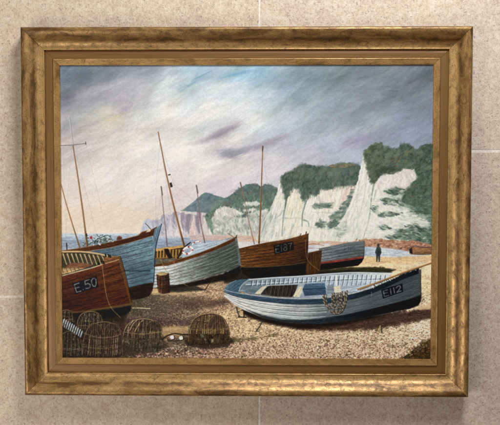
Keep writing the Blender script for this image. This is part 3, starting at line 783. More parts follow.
fill([(356, 258.5), (392, 257.5), (440, 254.5), (440, 262), (400, 263), (356, 263)], (204, 170, 120), soft=1.2, alpha=0.6, tex=0.06)

# shingle: thousands of single touches that grow towards the viewer
size = lambda x, y: np.interp(y, [255, 285, 320, 358], [0.45, 0.7, 1.0, 1.5])
sandy = [(220, 194, 156), (196, 168, 130), (236, 214, 180), (166, 136, 104), (212, 184, 148), (146, 116, 88), (196, 164, 142)]
dabs([(366, 257), (432, 256), (436, 318), (422, 308), (420, 268), (396, 270), (366, 268)], 700, 1.1, sandy, ang=0, spread=20, aspect=1.5, alpha=0.4, jit=8, grow=size)
dabs([(232, 306), (250, 316), (290, 326), (330, 330), (400, 324), (436, 318), (436, 362), (226, 362), (228, 330), (214, 312)], 5200, 1.05, sandy + [(150, 112, 76), (120, 92, 64)], ang=0, spread=25, aspect=1.5, alpha=0.6, jit=10, grow=size)
dabs([(168, 284), (226, 286), (232, 304), (240, 316), (226, 318), (210, 312), (192, 316), (170, 296)], 900, 1.1, sandy, ang=0, aspect=1.5, alpha=0.5, jit=10, grow=size)
# streaks of weed and shade lying over the stones
for pts, c, a in [([(126, 296), (165, 296), (220, 298), (236, 300), (222, 306), (196, 309), (168, 312), (128, 314)], (112, 92, 70), 0.45), ([(176, 302), (205, 300), (230, 301), (214, 307), (190, 308)], (118, 78, 64), 0.5),
                  ([(126, 318), (150, 318), (180, 320), (200, 316), (188, 324), (160, 328), (128, 332)], (104, 76, 72), 0.5), ([(118, 340), (165, 348), (195, 348), (180, 353), (130, 354)], (92, 78, 58), 0.5),
                  ([(224, 338), (250, 338), (272, 335), (284, 334), (264, 338), (240, 342), (226, 342)], (98, 92, 54), 0.6), ([(396, 362), (416, 346), (436, 334), (436, 362)], (92, 68, 40), 0.8), ([(408, 362), (422, 348), (436, 342), (436, 362)], (72, 52, 32), 0.6)]:
    fill(pts, c, soft=1.8, alpha=a, wob=1.4, wsize=6, seed=int(pts[0][0]), tex=0.15, tsx=5, tsy=1.5)
dabs([(126, 296), (185, 294), (234, 298), (226, 312), (190, 326), (128, 334)], 1500, 1.0, [(108, 80, 66), (136, 114, 86), (98, 90, 68), (164, 134, 102), (122, 88, 86), (156, 148, 132), (104, 96, 88), (186, 160, 124)], ang=0, spread=30, aspect=1.6, alpha=0.55, jit=9)
dabs([(126, 318), (196, 318), (188, 326), (128, 334)], 300, 1.2, [(124, 78, 78), (92, 60, 62), (144, 114, 96), (70, 56, 52), (110, 92, 96)], ang=0, aspect=1.6, alpha=0.6, jit=9)
line([(133, 308), (140, 308), (150, 308.6)], 1.1, (206, 190, 150), 0.8, dry=0.4)
fill([(160, 327), (176, 326), (190, 325.5), (188, 331), (178, 336), (160, 336)], (196, 162, 112), soft=1.0, alpha=0.7, wob=0.8, tex=0.1)
dabs([(140, 350), (200, 344), (300, 344), (430, 344), (400, 362), (130, 362)], 3600, 1.25, [(206, 178, 150), (232, 212, 184), (146, 112, 88), (112, 84, 64), (184, 146, 122), (196, 166, 138)], ang=0, spread=40, aspect=1.35, alpha=0.6, jit=12, weights=[.22, .16, .2, .14, .14, .14])
dabs([(230, 340), (300, 338), (420, 338), (380, 362), (200, 362)], 2200, 1.0, [(236, 214, 186), (142, 110, 86), (110, 84, 60), (220, 190, 152)], ang=0, spread=40, aspect=1.35, alpha=0.6, jit=10)
dabs([(400, 360), (418, 346), (436, 336), (436, 362)], 420, 1.4, [(112, 84, 48), (74, 54, 34), (140, 108, 66), (56, 42, 28)], ang=-15, spread=40, alpha=0.65, jit=8)
dabs([(128, 352), (230, 348), (228, 360), (128, 360)], 260, 1.6, [(176, 128, 108), (214, 184, 156), (120, 80, 64), (158, 112, 94)], ang=0, alpha=0.7, jit=10)

# ---- pale boat with the red line, far right
fill([(304, 246), (330, 243), (330, 254), (304, 256)], field([(308, 250, (190, 190, 196)), (324, 247, (212, 206, 198))]), soft=0.7, tex=0.08)
for q in ([(307, 244.5), (315, 244), (324, 245.5)], [(307, 248), (320, 248.5)]):
    line(q, 0.6, (150, 80, 66), 0.7, dry=0.3)
te, be = [(319, 248.5), (332, 246), (348, 242.6), (364.2, 241)], [(319, 262.5), (332, 261), (348, 258.6), (364, 256.5)]
fill(te + be[::-1], across([320, 340, 364], [(132, 138, 142), (116, 122, 124), (98, 104, 104)]), tex=0.12, tang=-8, tsx=10, tsy=0.8)
strakes(te, be, (.2, .4, .6, .8), (72, 78, 82), (154, 158, 160), 0.6)
fill(te + [(364.2, 242.2), (348, 244), (332, 247.6), (319, 250)], (104, 110, 108), alpha=0.8)
letter('E118', [(344, 245.6), (354.5, 243.8), (355, 249.6), (344.6, 252)], (66, 72, 76), 0.7, 0.6)
fill([(319, 262.2), (332, 260.6), (348, 258.2), (364, 256.2), (363.8, 258.2), (348, 260.6), (332, 263), (319, 264.4)], (168, 72, 58), tex=0.15)
fill([(319, 264), (332, 262.8), (348, 260.4), (363.8, 258), (362, 262), (358, 265.6), (346, 267), (332, 269), (319, 273)], (34, 32, 32), tex=0.15)
line([(364.2, 241), (364.2, 250), (363.4, 259)], 0.8, (74, 76, 74), 0.8)
# figure on the sand, small upturned hull, far shade
fill([(318, 270), (345, 267.5), (378, 267), (396, 269.5), (390, 272.5), (318, 276)], (78, 72, 46), soft=1.0, wob=0.6, tex=0.2)
fill([(409.5, 249), (412, 246.8), (420, 247.8), (436, 246.6), (436, 253.4), (420, 254), (410, 253.6)], (160, 112, 76), soft=0.5, tex=0.15, tang=-3)
fill([(409.2, 249), (412, 247.6), (412.6, 253.6), (409.8, 253.4)], (64, 50, 50), soft=0.5)
line([(411, 246.8), (416, 246.2), (424, 247.6), (436, 246.8)], 0.9, (96, 74, 84), 0.85)
line([(411, 254), (422, 254.4), (436, 253.6)], 0.8, (98, 64, 44), 0.8)
fill([(376.2, 248.4), (377, 246.8), (379.6, 246.6), (381, 248.6), (381.4, 253), (380.2, 255), (379.8, 261.8), (378.6, 261.8), (378.2, 256), (377.4, 261.8), (376.2, 261.6), (376.2, 254.6), (375, 252.6)], (74, 80, 80), soft=0.4, tex=0.15, tang=90)
fill([(376.9, 245), (377.6, 243.4), (379, 243.4), (379.6, 245), (378.8, 246.8), (377.4, 246.8)], (70, 62, 56), soft=0.4)
line([(376.4, 262), (383, 262), (390, 261.8)], 0.7, (160, 132, 92), 0.6)

# ---- dark varnished boat in the middle
td, bd = [(238.5, 249.2), (252, 246), (270, 242.4), (288, 239.4), (308.3, 234)], [(241, 267), (258, 267), (275, 266), (292, 264.5), (306.5, 262)]
fill([(240, 266), (275, 265), (307, 261), (308, 276), (300, 278), (252, 279), (243, 274)], (44, 39, 32), tex=0.3, tsx=10)
fill(td + bd[::-1], across([238, 248, 265, 285, 308], [(158, 104, 58), (144, 90, 48), (130, 78, 42), (106, 64, 38), (82, 52, 34)]), tex=0.26, tang=-7, tsx=18, tsy=0.9)
strakes(td, bd, (.16, .3, .44, .58, .72, .86), (60, 36, 20), (150, 100, 58), 0.6, 0.7, 0.8)
line(td, 1.0, (94, 56, 30), 0.9); line([(238.5, 248.6), (270, 241.6), (300, 235.4)], 0.4, (186, 140, 92), 0.6, dry=0.3)
line(bd, 1.1, (128, 104, 66), 0.75, dry=0.2)
line([(308, 234), (307.6, 248), (306.4, 263)], 1.1, (72, 44, 26), 0.9)
line([(300, 236), (301, 233.8)], 0.8, (70, 48, 34)); line([(306, 234), (306.4, 232)], 1.0, (70, 48, 34))
fill([(273.4, 245.2), (293, 241.4), (294.2, 249.6), (275, 254.6)], (20, 18, 18), soft=0.4)
letter('E187', [(275.4, 246.2), (291.8, 242.8), (292.4, 248.6), (276, 253)], (172, 172, 168), 0.72, 0.85)
fill([(308, 253), (322, 250), (321, 262), (320, 273), (305.5, 276), (306.4, 262)], (102, 66, 36), tex=0.25, tang=95, tsx=10)
line([(308, 253), (322, 250)], 0.7, (140, 98, 58), 0.8)
line([(305.6, 240), (305.8, 252), (309, 262), (319, 270.4)], 0.5, (176, 142, 96), 0.75)
fill([(236, 268), (243, 268), (252, 276), (300, 277), (322, 272), (350, 271), (350, 276), (252, 281), (225, 283), (222, 278)], (50, 41, 34), soft=1.4, alpha=0.85)
line([(262.8, 147), (261.8, 175), (260.6, 210), (259, 243)], 0.8, (116, 78, 50), 0.95, w2=1.7)
line([(262.5, 150), (261.3, 178), (259.9, 212), (258.2, 243)], 0.3, (178, 134, 92), 0.7, w2=0.5)
line([(262.8, 146.4), (262.6, 151)], 1.2, (86, 60, 44), 0.9)
line([(240.4, 183), (243.5, 196), (248, 218), (254.4, 244)], 0.8, (146, 112, 96), 0.85, w2=1.1)
line([(240.3, 182.5), (241.8, 188)], 1.2, (108, 86, 80), 0.8)
for q in ([(262.6, 150), (268, 190), (276, 238)], [(262.4, 152), (254, 195), (246, 244)]):
    line(q, 0.3, (150, 140, 134), 0.35, dry=0.4)

# ---- grey boat with the lifebuoy
fill([(152, 250), (166, 247.6), (184, 245.4), (182, 258), (170, 264), (152, 266)], (116, 84, 50), tex=0.2)
fill([(152, 249.6), (166, 247.4), (184.4, 245), (184.4, 247.2), (166, 250), (152, 252)], (206, 162, 92), tex=0.12)
for x in np.arange(154.5, 182, 3.1):
    line([(x, 250), (x - .3, 257.5)], 1.3, (206, 156, 82), 0.9, smooth=False)
    line([(x + 1.2, 250.5), (x + 1.0, 257)], 0.6, (70, 54, 38), 0.7, smooth=False)
line([(153, 258.5), (166, 257.5), (180, 256)], 1.0, (176, 130, 72), 0.85)
fill([(164, 249), (168, 248.6), (171, 255), (173, 258), (169, 259), (166, 254)], (58, 44, 36), soft=0.6)
fill([(153, 259.6), (178, 258), (170, 263), (153, 265)], (126, 116, 96), tex=0.2)
deck = [(179, 257.6), (185, 250), (191, 245), (204, 242.4), (220, 240.2), (235.4, 236.6), (222, 245), (204, 252), (190, 256)]
fill(deck, across([180, 200, 220, 236], [(154, 170, 180), (168, 182, 190), (156, 170, 176), (138, 150, 152)]), tex=0.12, tang=-14, tsx=12)
for q in ([(190, 250), (206, 246.6), (226, 240.4)], [(194, 245.4), (210, 243.4), (224, 240.6)], [(196, 252), (212, 247), (230, 239.4)]):
    line(q, 0.5, (206, 214, 216), 0.6, dry=0.4)
tc_, bc_ = [(152, 267), (168, 265.6), (184, 261), (200, 256), (216, 249.8), (228, 244.6), (236.6, 240)], [(152, 288), (170, 286), (190, 282.4), (206, 278), (222, 273.4), (239.6, 266)]
fill(tc_ + [(238, 246), (239.6, 256), (240.2, 264)] + bc_[::-1], across([154, 170, 185, 200, 215, 238], [(206, 206, 202), (190, 192, 188), (160, 164, 158), (128, 132, 126), (106, 112, 104), (96, 102, 94)]), tex=0.14, tang=-17, tsx=16, tsy=1.0)
strakes(tc_, bc_, (.14, .28, .42, .56, .70, .85), (84, 88, 84), (182, 184, 178), 0.6, 0.6, 0.9)
fill([(168, 288), (190, 282.6), (206, 278.4), (222, 273.8), (240, 265.6), (241, 272), (234, 277), (216, 281), (190, 286)], (44, 42, 46), soft=0.8, wob=0.4, tex=0.2)
fill([(160, 288), (200, 281), (240, 271), (236, 278), (222, 281), (200, 285), (176, 290)], (48, 38, 32), soft=0.9, alpha=0.85, tex=0.2)
rail_top = [(152, 264.6), (168, 262.4), (184, 257.8), (200, 252.6), (216, 246.4), (228, 241), (236.4, 236.4)]
fill(rail_top + tc_[::-1], across([152, 190, 236], [(128, 80, 48), (136, 80, 42), (104, 62, 36)]), tex=0.2, tang=-17)
line([(152, 264.4), (168, 262.2), (184, 257.6), (200, 252.4), (216, 246.2), (236, 236.6)], 0.5, (184, 134, 92), 0.7, dry=0.3)
fill([(235, 239), (236.8, 235.4), (238, 244), (240.4, 256), (240.6, 264), (238.6, 266), (237.6, 252)], (112, 122, 116), soft=0.5, tex=0.1)
line([(236.6, 235.4), (236, 238)], 0.9, (60, 50, 44)); line([(228, 233.4), (232, 236), (234, 238)], 0.5, (70, 56, 48), 0.8)
letter('E31', [(209.6, 252.6), (222, 248.4), (222.4, 254.6), (210.2, 258.8)], (84, 90, 88), 0.75, 0.55)
line([(178, 258), (181, 251.6), (186, 246), (190.4, 242.4)], 1.6, (72, 48, 36), 0.95, w2=1.0)
for k in range(16):
    a0, a1 = k / 16 * 6.2832, (k + 1.05) / 16 * 6.2832
    e = lambda a: (187.8 + 5.0 * math.cos(a) * .93 - 3.3 * math.sin(a) * .36 * -1, 250.4 + 3.3 * math.sin(a) * .93 - 5.0 * math.cos(a) * .36)
    line([e(a0), e(a1)], 1.7, (186, 60, 58) if k % 4 == 1 else (232, 228, 222), 0.95, smooth=False)
for k in range(8):
    a0, a1 = math.pi + k / 8 * 3.4, math.pi + (k + 1.1) / 8 * 3.4
    e = lambda a: (196.6 + 4.0 * math.cos(a), 243.4 + 1.8 * math.sin(a) - 1.1 * math.cos(a))
    line([e(a0), e(a1)], 1.2, (186, 60, 58) if k in (2, 6) else (228, 224, 218), 0.95, smooth=False)
line([(158.2, 132), (162, 152), (167, 177), (174, 207), (184.2, 246)], 0.9, (128, 90, 58), 0.97, w2=2.1)
line([(157.9, 133), (161.6, 152), (166.5, 177), (173.3, 207), (183.2, 246)], 0.3, (196, 156, 110), 0.75, w2=0.6)
fill([(169.4, 183), (171.6, 182.4), (172.8, 186.8), (170.6, 187.6)], (54, 42, 36), soft=0.4); line([(168.6, 175), (170, 174.6)], 1.2, (64, 50, 40))
line([(161.2, 187), (163, 206), (165.4, 228), (167.2, 246)], 0.7, (132, 112, 108), 0.9, w2=1.1); line([(161.2, 186.6), (162.4, 195)], 1.3, (104, 92, 92), 0.85)
line([(196.5, 186), (198.6, 204), (201, 224), (204.8, 242.6)], 0.8, (134, 104, 96), 0.9, w2=1.2); line([(196.4, 185.6), (197.8, 193)], 1.4, (104, 88, 88), 0.85)
for q in ([(171.5, 184), (184, 192), (196, 203)], [(160, 142), (156, 190), (156, 240)], [(163, 160), (170, 210), (176, 246)], [(158.4, 136), (178, 196), (196, 240)], [(162, 190), (158, 216), (156, 244)], [(197, 190), (206, 220), (216, 240)]):
    line(q, 0.28, (146, 132, 130), 0.4, dry=0.4)
line([(160, 258), (164, 267), (170, 275), (184, 284), (192, 288)], 0.6, (172, 146, 104), 0.8)
line([(174, 262), (175, 270)], 0.5, (190, 160, 110), 0.7)
# the cut barrel on the shingle
fill([(152, 288), (160, 290), (175, 292), (190, 291), (188, 294), (152, 295)], (186, 158, 116), soft=0.8, wob=0.5, tex=0.12)
fill([(166, 284), (180, 286), (196, 286), (206, 290), (180, 292), (168, 292)], (66, 62, 54), soft=0.9, alpha=0.85, tex=0.2)
fill([(156.4, 274), (168.8, 273), (169.6, 282), (170.2, 292.6), (163, 294), (158.6, 292.4), (157, 284)], across([156, 161, 165, 170], [(106, 66, 50), (124, 74, 52), (92, 58, 42), (58, 40, 32)]), soft=0.5, tex=0.25, tang=88, tsx=8, tsy=1)
fill([(156.2, 274.2), (159, 272.6), (164, 272), (168.8, 273.2), (166, 275), (160, 275.6)], (186, 160, 112), soft=0.4, tex=0.1)
for y in (279.4, 287.6):
    line([(157, y), (163, y + 1.2), (170, y - .4)], 0.9, (58, 50, 44), 0.7)
for x in (160, 163, 166):
    line([(x, 276), (x + .5, 292)], 0.4, (52, 34, 26), 0.6)
# rope and oar lying by it
line([(214, 279), (209, 284), (205.4, 289.6)], 0.9, (84, 66, 48), 0.85); line([(190, 287.4), (212, 289.6), (226, 291)], 0.6, (126, 92, 60), 0.6)

# ---- blue boat, left
line([(66.6, 243.5), (67, 250)], 1.0, (52, 48, 48), 0.9)
tb, bb = [(62, 254), (85, 251.6), (110, 247.6), (130, 242.6), (152, 236)], [(62, 292), (90, 293), (115, 291.4), (135, 286.6), (153.6, 282)]
fill(tb + [(155.2, 246), (154.2, 258), (153.6, 270)] + bb[::-1], across([85, 110, 130, 154], [(94, 118, 128), (104, 130, 140), (112, 140, 150), (118, 148, 160)]), tex=0.14, tang=-12, tsx=16, tsy=1.0)
strakes(tb, bb, (.10, .2, .3, .4, .5, .6, .7, .8, .9), (66, 76, 80), (132, 144, 146), 0.6, 0.6, 0.8)
fill([(128, 264), (154, 262), (154, 284), (128, 292)], (52, 80, 96), soft=5, alpha=0.35)
fill([(126, 288), (133, 286.4), (144, 283.6), (153.8, 282.6), (152.6, 290), (149, 296), (140, 299), (126, 301)], (62, 42, 36), soft=0.6, tex=0.25)
line([(129, 287.6), (140, 284.6), (153.6, 282)], 0.6, (96, 110, 112), 0.6)
band_top = [(62, 250.6), (76, 248.6), (88, 246.6), (104, 243.4), (118, 240.4), (129, 237.8), (138, 235.4), (142, 232), (147, 230.6), (152, 229.2), (157.2, 226.4)]
fill(band_top + [(155, 235.6)] + tb[::-1], across([62, 100, 140, 157], [(126, 76, 46), (112, 64, 38), (96, 54, 34), (86, 50, 34)]), tex=0.2, tang=-12)
line(band_top[:-1], 0.6, (178, 132, 88), 0.75, dry=0.2)
line(tb, 0.5, (198, 160, 110), 0.7, dry=0.3)
fill([(146, 232.4), (149.6, 228), (151.4, 229), (150, 231.6)], (216, 200, 172), soft=0.4)
line([(145.4, 223.4), (148, 226), (150.6, 229)], 0.7, (44, 40, 42), 0.9)
fill([(153, 236), (155, 229), (158.6, 226.4), (161.8, 223.8), (159, 234), (156.6, 243), (155, 247.4)], (112, 136, 150), soft=0.45, tex=0.12, tang=105)
line([(161.6, 224), (159, 234), (156.4, 244), (155, 256), (153.8, 282)], 1.0, (50, 72, 92), 0.85)
# gear on her deck
fill([(82, 245.6), (88, 240.6), (92, 243), (98, 239), (106, 236.4), (111, 238), (113, 241.4), (100, 244)], (118, 134, 128), soft=0.7, wob=0.9, wsize=2.5, tex=0.2)
dabs([(80, 246), (88, 237), (98, 235), (110, 234), (114, 241), (98, 245)], 90, 1.6, [(86, 106, 104), (196, 206, 204), (64, 84, 84), (140, 156, 150), (206, 214, 212)], ang=20, spread=60, alpha=0.75, jit=8)
for q in ([(88, 245), (96, 240), (106, 235.4), (110, 236.6), (112.6, 241)], [(97, 234.6), (99, 237), (100.6, 235)], [(104, 236), (107, 242)]):
    line(q, 0.7, (70, 92, 92), 0.8)
fill([(89.6, 236.6), (92, 236), (92.4, 238.6), (90, 239)], (200, 58, 70), soft=0.4)
fill([(116.6, 239.4), (117.4, 236.8), (119.6, 235.8), (121.8, 237), (122, 239.2), (118, 240.2)], (132, 82, 60), soft=0.5, tex=0.15)
line([(69.3, 116), (71, 130), (73, 146)], 0.9, (196, 196, 196), 0.95, w2=1.3)
line([(69.8, 116), (71.6, 131), (73.6, 146)], 0.35, (108, 106, 108), 0.7)
line([(73, 146), (77.6, 175), (82.4, 208), (87.2, 246)], 1.1, (132, 98, 68), 0.97, w2=1.9)
line([(72.7, 147), (77.2, 175), (81.8, 208), (86.4, 246)], 0.3, (196, 160, 118), 0.7, w2=0.55)
line([(61, 145.6), (74, 144.9), (86, 143.4)], 0.65, (98, 98, 102), 0.9); line([(85.6, 142), (85.8, 144.4)], 0.9, (86, 86, 92), 0.9)
line([(61, 184), (66, 203), (73, 226), (80, 248)], 0.9, (150, 108, 74), 0.95, w2=1.5)
line([(86.5, 234), (86.8, 236)], 1.4, (60, 52, 50), 0.8)
for q in ([(86, 144), (91, 166), (97, 190), (104, 222)], [(74, 147), (84, 185), (97, 236)], [(72, 146), (68, 190), (66, 240)], [(63, 146), (64, 180), (66, 230)]):
    line(q, 0.28, (158, 142, 136), 0.38, dry=0.4)

# ---- red-brown boat, near left
fill([(60, 252), (84, 252.6), (105, 255.4), (106, 262), (96, 266), (80, 270), (60, 276)], (92, 84, 62), tex=0.15)
for x0, k in zip(np.arange(63, 104, 4.3), range(12)):
    line([(x0, 253.6 + (x0 - 62) * 0.045), (x0 + 1.8, 259), (x0 + 3.6, 264.4)], 1.6, (196, 170, 124), 0.9, w2=1.0)
    line([(x0 + 1.6, 254 + (x0 - 62) * 0.045), (x0 + 3.4, 262)], 0.6, (58, 56, 44), 0.7)
fill([(66, 266), (72, 262.6), (84, 263), (94, 265), (82, 268.6), (64, 272)], (158, 100, 70), soft=0.5, tex=0.15)
fill([(60, 268), (70, 267.6), (84, 268.2), (72, 272), (60, 275)], (186, 150, 104), soft=0.5, tex=0.15)
for k in range(5):
    line([(62 + k * 4, 268 - k * .1), (63.4 + k * 4, 273 - k * .8)], 0.6, (84, 66, 48), 0.7)
line([(60, 251.8), (80, 251.6), (96, 253.4), (109, 256.2)], 1.7, (204, 172, 122), 0.97)
line([(60, 253), (80, 253), (96, 254.8), (106, 257)], 0.5, (98, 74, 48), 0.8)
ta, ba = [(60, 283.2), (75, 279.2), (90, 274.6), (105, 269), (119.6, 263.4)], [(60, 313), (80, 312), (98, 309.4), (115, 307), (131.6, 304.4)]
fill(ta + [(123, 276), (127, 290)] + ba[::-1], field([(70, 288, (112, 60, 36)), (90, 298, (94, 48, 28)), (110, 278, (126, 68, 40)), (120, 300, (108, 56, 31)), (66, 308, (86, 46, 28))]), tex=0.22, tang=-16, tsx=16, tsy=0.9)
strakes(ta, ba, (.2, .4, .6, .8), (46, 22, 13), (98, 50, 28), 0.6, 0.6, 0.7)
fill([(60, 277), (76, 272.6), (92, 268.4), (106, 263.6), (118.6, 258)] + ta[::-1], across([62, 90, 120], [(126, 60, 40), (134, 66, 42), (146, 78, 48)]), tex=0.15, tang=-17)
line([(60, 276.4), (76, 272), (92, 267.8), (106, 263.2)], 1.0, (214, 176, 122), 0.92, dry=0.1)
line(ta, 0.7, (64, 28, 18), 0.8)
fill([(104.6, 257.4), (109, 256.4), (119.4, 256), (119, 260), (106, 264), (102, 264.6)], (160, 106, 66), soft=0.5, tex=0.18, tang=-10)
line([(106, 263.4), (113, 261.4), (119, 259.4)], 0.7, (220, 190, 140), 0.7); line([(108, 261), (118, 257.6)], 0.5, (120, 60, 34), 0.7)
for x, y in ((105.4, 255.2), (108.4, 255.6), (110, 256.2), (98.6, 263.4), (101.4, 262.2), (103.4, 262.6)):
    line([(x, y - .8), (x + .5, y + 1)], 1.5, (46, 42, 42), 0.9, smooth=False)
fill([(118.6, 256.2), (120, 256), (123.4, 268), (127, 282), (131.8, 303), (130.4, 305.4), (126.6, 290), (122, 272)], (146, 86, 40), soft=0.5, tex=0.15, tang=75)
line([(120.4, 256.2), (125, 272), (128.6, 288), (132, 303.4)], 0.7, (58, 40, 28), 0.8)
line([(60, 313), (80, 311.8), (98, 309.2), (115, 306.6), (131.4, 303.6)], 1.8, (140, 102, 58), 0.85, dry=0.15)
fill([(60, 314.6), (80, 313.4), (98, 310.8), (115, 308.2), (131.4, 305.4), (130.4, 311), (124, 315.6), (110, 318), (90, 319), (60, 320)], (40, 34, 27), soft=0.7, tex=0.25)
fill([(60, 317), (128, 312), (124, 322), (60, 326)], (50, 42, 33), soft=1.8, alpha=0.7)
fill([(72.4, 283.6), (96.6, 276), (98.6, 286.8), (75.4, 294.2)], (38, 38, 50), soft=0.4, tex=0.1)
letter('E.50', [(74.2, 284.4), (95.6, 277.6), (96.8, 285.6), (76.4, 292.2)], (188, 186, 180), 0.95, 0.88)
line([(101.6, 262.6), (103.6, 276), (105.4, 290), (108.4, 302), (113, 310), (120.4, 317.4)], 0.6, (186, 152, 110), 0.8)
line([(124, 270.6), (134, 271), (150, 270.8)], 0.7, (36, 38, 40), 0.75)

# ---- the grey and blue rowing boat
fill([(300, 324), (345, 321), (380, 316), (420, 309), (436, 308), (436, 317), (410, 323), (375, 329), (330, 331), (296, 329)], (92, 64, 50), soft=1.8, wob=0.9, tex=0.25, tsx=8, alpha=0.9)
dabs([(300, 324), (345, 321), (420, 309), (436, 308), (436, 319), (375, 331), (296, 330)], 500, 1.0, [(120, 86, 66), (70, 46, 36), (96, 62, 50), (140, 106, 82)], ang=0, aspect=1.5, alpha=0.5, jit=8)
fill([(244, 308), (262, 317), (290, 322), (345, 320), (405, 311), (380, 317.5), (345, 324.5), (320, 328), (298, 329), (270, 324), (250, 318), (240, 312)], (56, 41, 32), soft=1.5, tex=0.2)
fill([(416, 308), (436, 302), (436, 308), (420, 310)], (200, 172, 132), soft=0.7, alpha=0.8)
line([(236.6, 307), (237.6, 312), (239.4, 316.6)], 1.3, (92, 88, 76), 0.95); line([(243, 310), (244, 316.4)], 1.3, (70, 62, 52), 0.95); line([(238.6, 316.8), (246, 317.4)], 1.2, (60, 52, 42), 0.9)
fill([(239.6, 311), (243, 310.6), (243.4, 315.6), (240.6, 315.4)], (196, 168, 120), soft=0.5)
line([(262.6, 321), (259.6, 326.4), (256.6, 330.8)], 1.1, (84, 80, 58), 0.95); line([(256, 331), (259, 331.2)], 0.8, (70, 62, 44), 0.8)
near = [(224.2, 289.8), (232, 292), (244, 294.2), (260, 296.4), (280, 298.4), (300, 299.2), (320, 298.6), (340, 296.4), (356, 293), (372, 288.2), (388, 281.4), (404, 273.6), (418.6, 268.4)]
keel = [(225, 296), (232, 303), (244, 310), (260, 316.4), (280, 320.6), (300, 322.8), (320, 322.8), (345, 320), (370, 315.6), (392, 311.2), (409, 308), (419.6, 302)]
inner = [(239, 290.6), (242, 285.6), (249, 280), (275, 278.2), (300, 276.8), (330, 274.6), (356, 273.4), (390, 274.2), (388, 281), (372, 287.6), (356, 292.2), (340, 295.6), (320, 297.8), (300, 298.4), (280, 297.4), (260, 295.4), (246, 293.4)]
# inside
fill(inner, field([(246, 286, (120, 138, 146)), (262, 282, (140, 154, 160)), (300, 282, (160, 170, 176)), (340, 280, (182, 190, 196)), (370, 280, (196, 204, 208)), (260, 292, (108, 122, 128)), (340, 292, (150, 160, 168)), (362, 286, (158, 168, 178))]), soft=0.5, tex=0.10, tsx=12)
line([(246, 284.6), (275, 282.8), (305, 281), (335, 279), (384, 277.6)], 0.8, (206, 212, 214), 0.8)
line([(246, 285.8), (275, 284), (305, 282.2), (335, 280.2), (382, 279)], 0.7, (96, 108, 118), 0.75)
for x in np.arange(252, 386, 4.6):
    yb = np.interp(x, [250, 300, 356, 390], [280.6, 277.6, 274.4, 275])
    line([(x, yb + .6), (x - .7, yb + 5)], 0.9, (88, 100, 110), 0.75, smooth=False)
    line([(x + 1.3, yb + .6), (x + .6, yb + 5)], 0.9, (214, 218, 220), 0.7, smooth=False)
    if x > 326:
        line([(x - .8, yb + 6.4), (x - 1.8, yb + 10.5)], 0.8, (100, 112, 124), 0.7, smooth=False)
        line([(x + .6, yb + 6.4), (x - .4, yb + 10.5)], 0.8, (206, 212, 214), 0.6, smooth=False)
fill([(260, 294), (266, 288), (270, 285.2), (298, 284.2), (296, 290), (294, 297), (276, 296.4)], (74, 64, 58), soft=0.6, tex=0.25, tang=80, tsx=6)
for x in np.arange(272, 296, 4):
    line([(x, 285.6), (x - 2.2, 295.6)], 0.6, (116, 110, 104), 0.7, smooth=False); line([(x + 1.4, 285.6), (x - .8, 295.6)], 0.8, (50, 42, 38), 0.6, smooth=False)
line([(268, 285.4), (284, 284.8), (300, 284)], 1.0, (172, 180, 184), 0.85)
fill([(254.6, 293.6), (262, 286.6), (268.4, 284.8), (264, 289.6), (260.4, 294.6)], (200, 192, 166), soft=0.5, tex=0.1, tang=-45)
line([(254, 293), (262, 286)], 0.9, (96, 130, 154), 0.8)
fill([(292.6, 296.6), (296, 291), (299.4, 286.4), (303.4, 287.4), (301.6, 292), (299.4, 297)], (204, 194, 164), soft=0.5, tex=0.1, tang=-60)
fill([(302.6, 289), (305, 283.8), (324.8, 282.8), (325.6, 288), (326, 294.6), (304.6, 295.8)], (86, 114, 140), soft=0.5, tex=0.12)
fill([(302.6, 289.4), (325.6, 288), (326, 294.4), (304.6, 295.8)], (76, 102, 128), soft=0.5, tex=0.12)
line([(303, 289.4), (325.6, 288)], 0.7, (40, 62, 86), 0.8); line([(305, 283.8), (324.8, 282.8)], 0.6, (130, 156, 176), 0.7)
fill([(326.6, 286), (334, 284), (334, 293), (327, 294)], (130, 142, 152), soft=0.6, tex=0.1)
line([(336.2, 276), (336.6, 286)], 1.8, (214, 218, 220), 0.85); line([(338, 276), (338.4, 286)], 0.7, (108, 120, 130), 0.7)
fill([(333.6, 286.6), (340, 285.4), (341.4, 292), (335, 293.2)], (204, 196, 170), soft=0.5, tex=0.1)
line([(341, 290.4), (356, 287.6), (366, 285)], 1.0, (188, 196, 204), 0.7)
# far gunwale and foredeck
line([(248, 279.6), (275, 277.6), (300, 276.2), (330, 273.8), (356, 272.6), (392, 273.4)], 1.5, (196, 202, 204), 0.95)
line([(250, 278.8), (275, 276.8), (300, 275.4), (330, 273), (356, 271.8), (392, 272.6)], 0.5, (70, 80, 84), 0.8)
fill([(224, 290), (226, 286.4), (229.6, 283.2), (235, 280.4), (242, 279.2), (250, 279), (245, 282.4), (240.6, 287), (238.8, 291), (240, 293.6), (232, 292.4)], across([224, 236, 250], [(98, 126, 142), (84, 116, 134), (102, 130, 146)]), soft=0.5, tex=0.12, tang=-35)
line([(250, 279), (244, 283), (240.4, 287.4), (239, 291)], 0.9, (158, 178, 188), 0.85); line([(226, 287), (230, 283.4), (236, 280.6)], 0.6, (150, 176, 190), 0.7, dry=0.3)
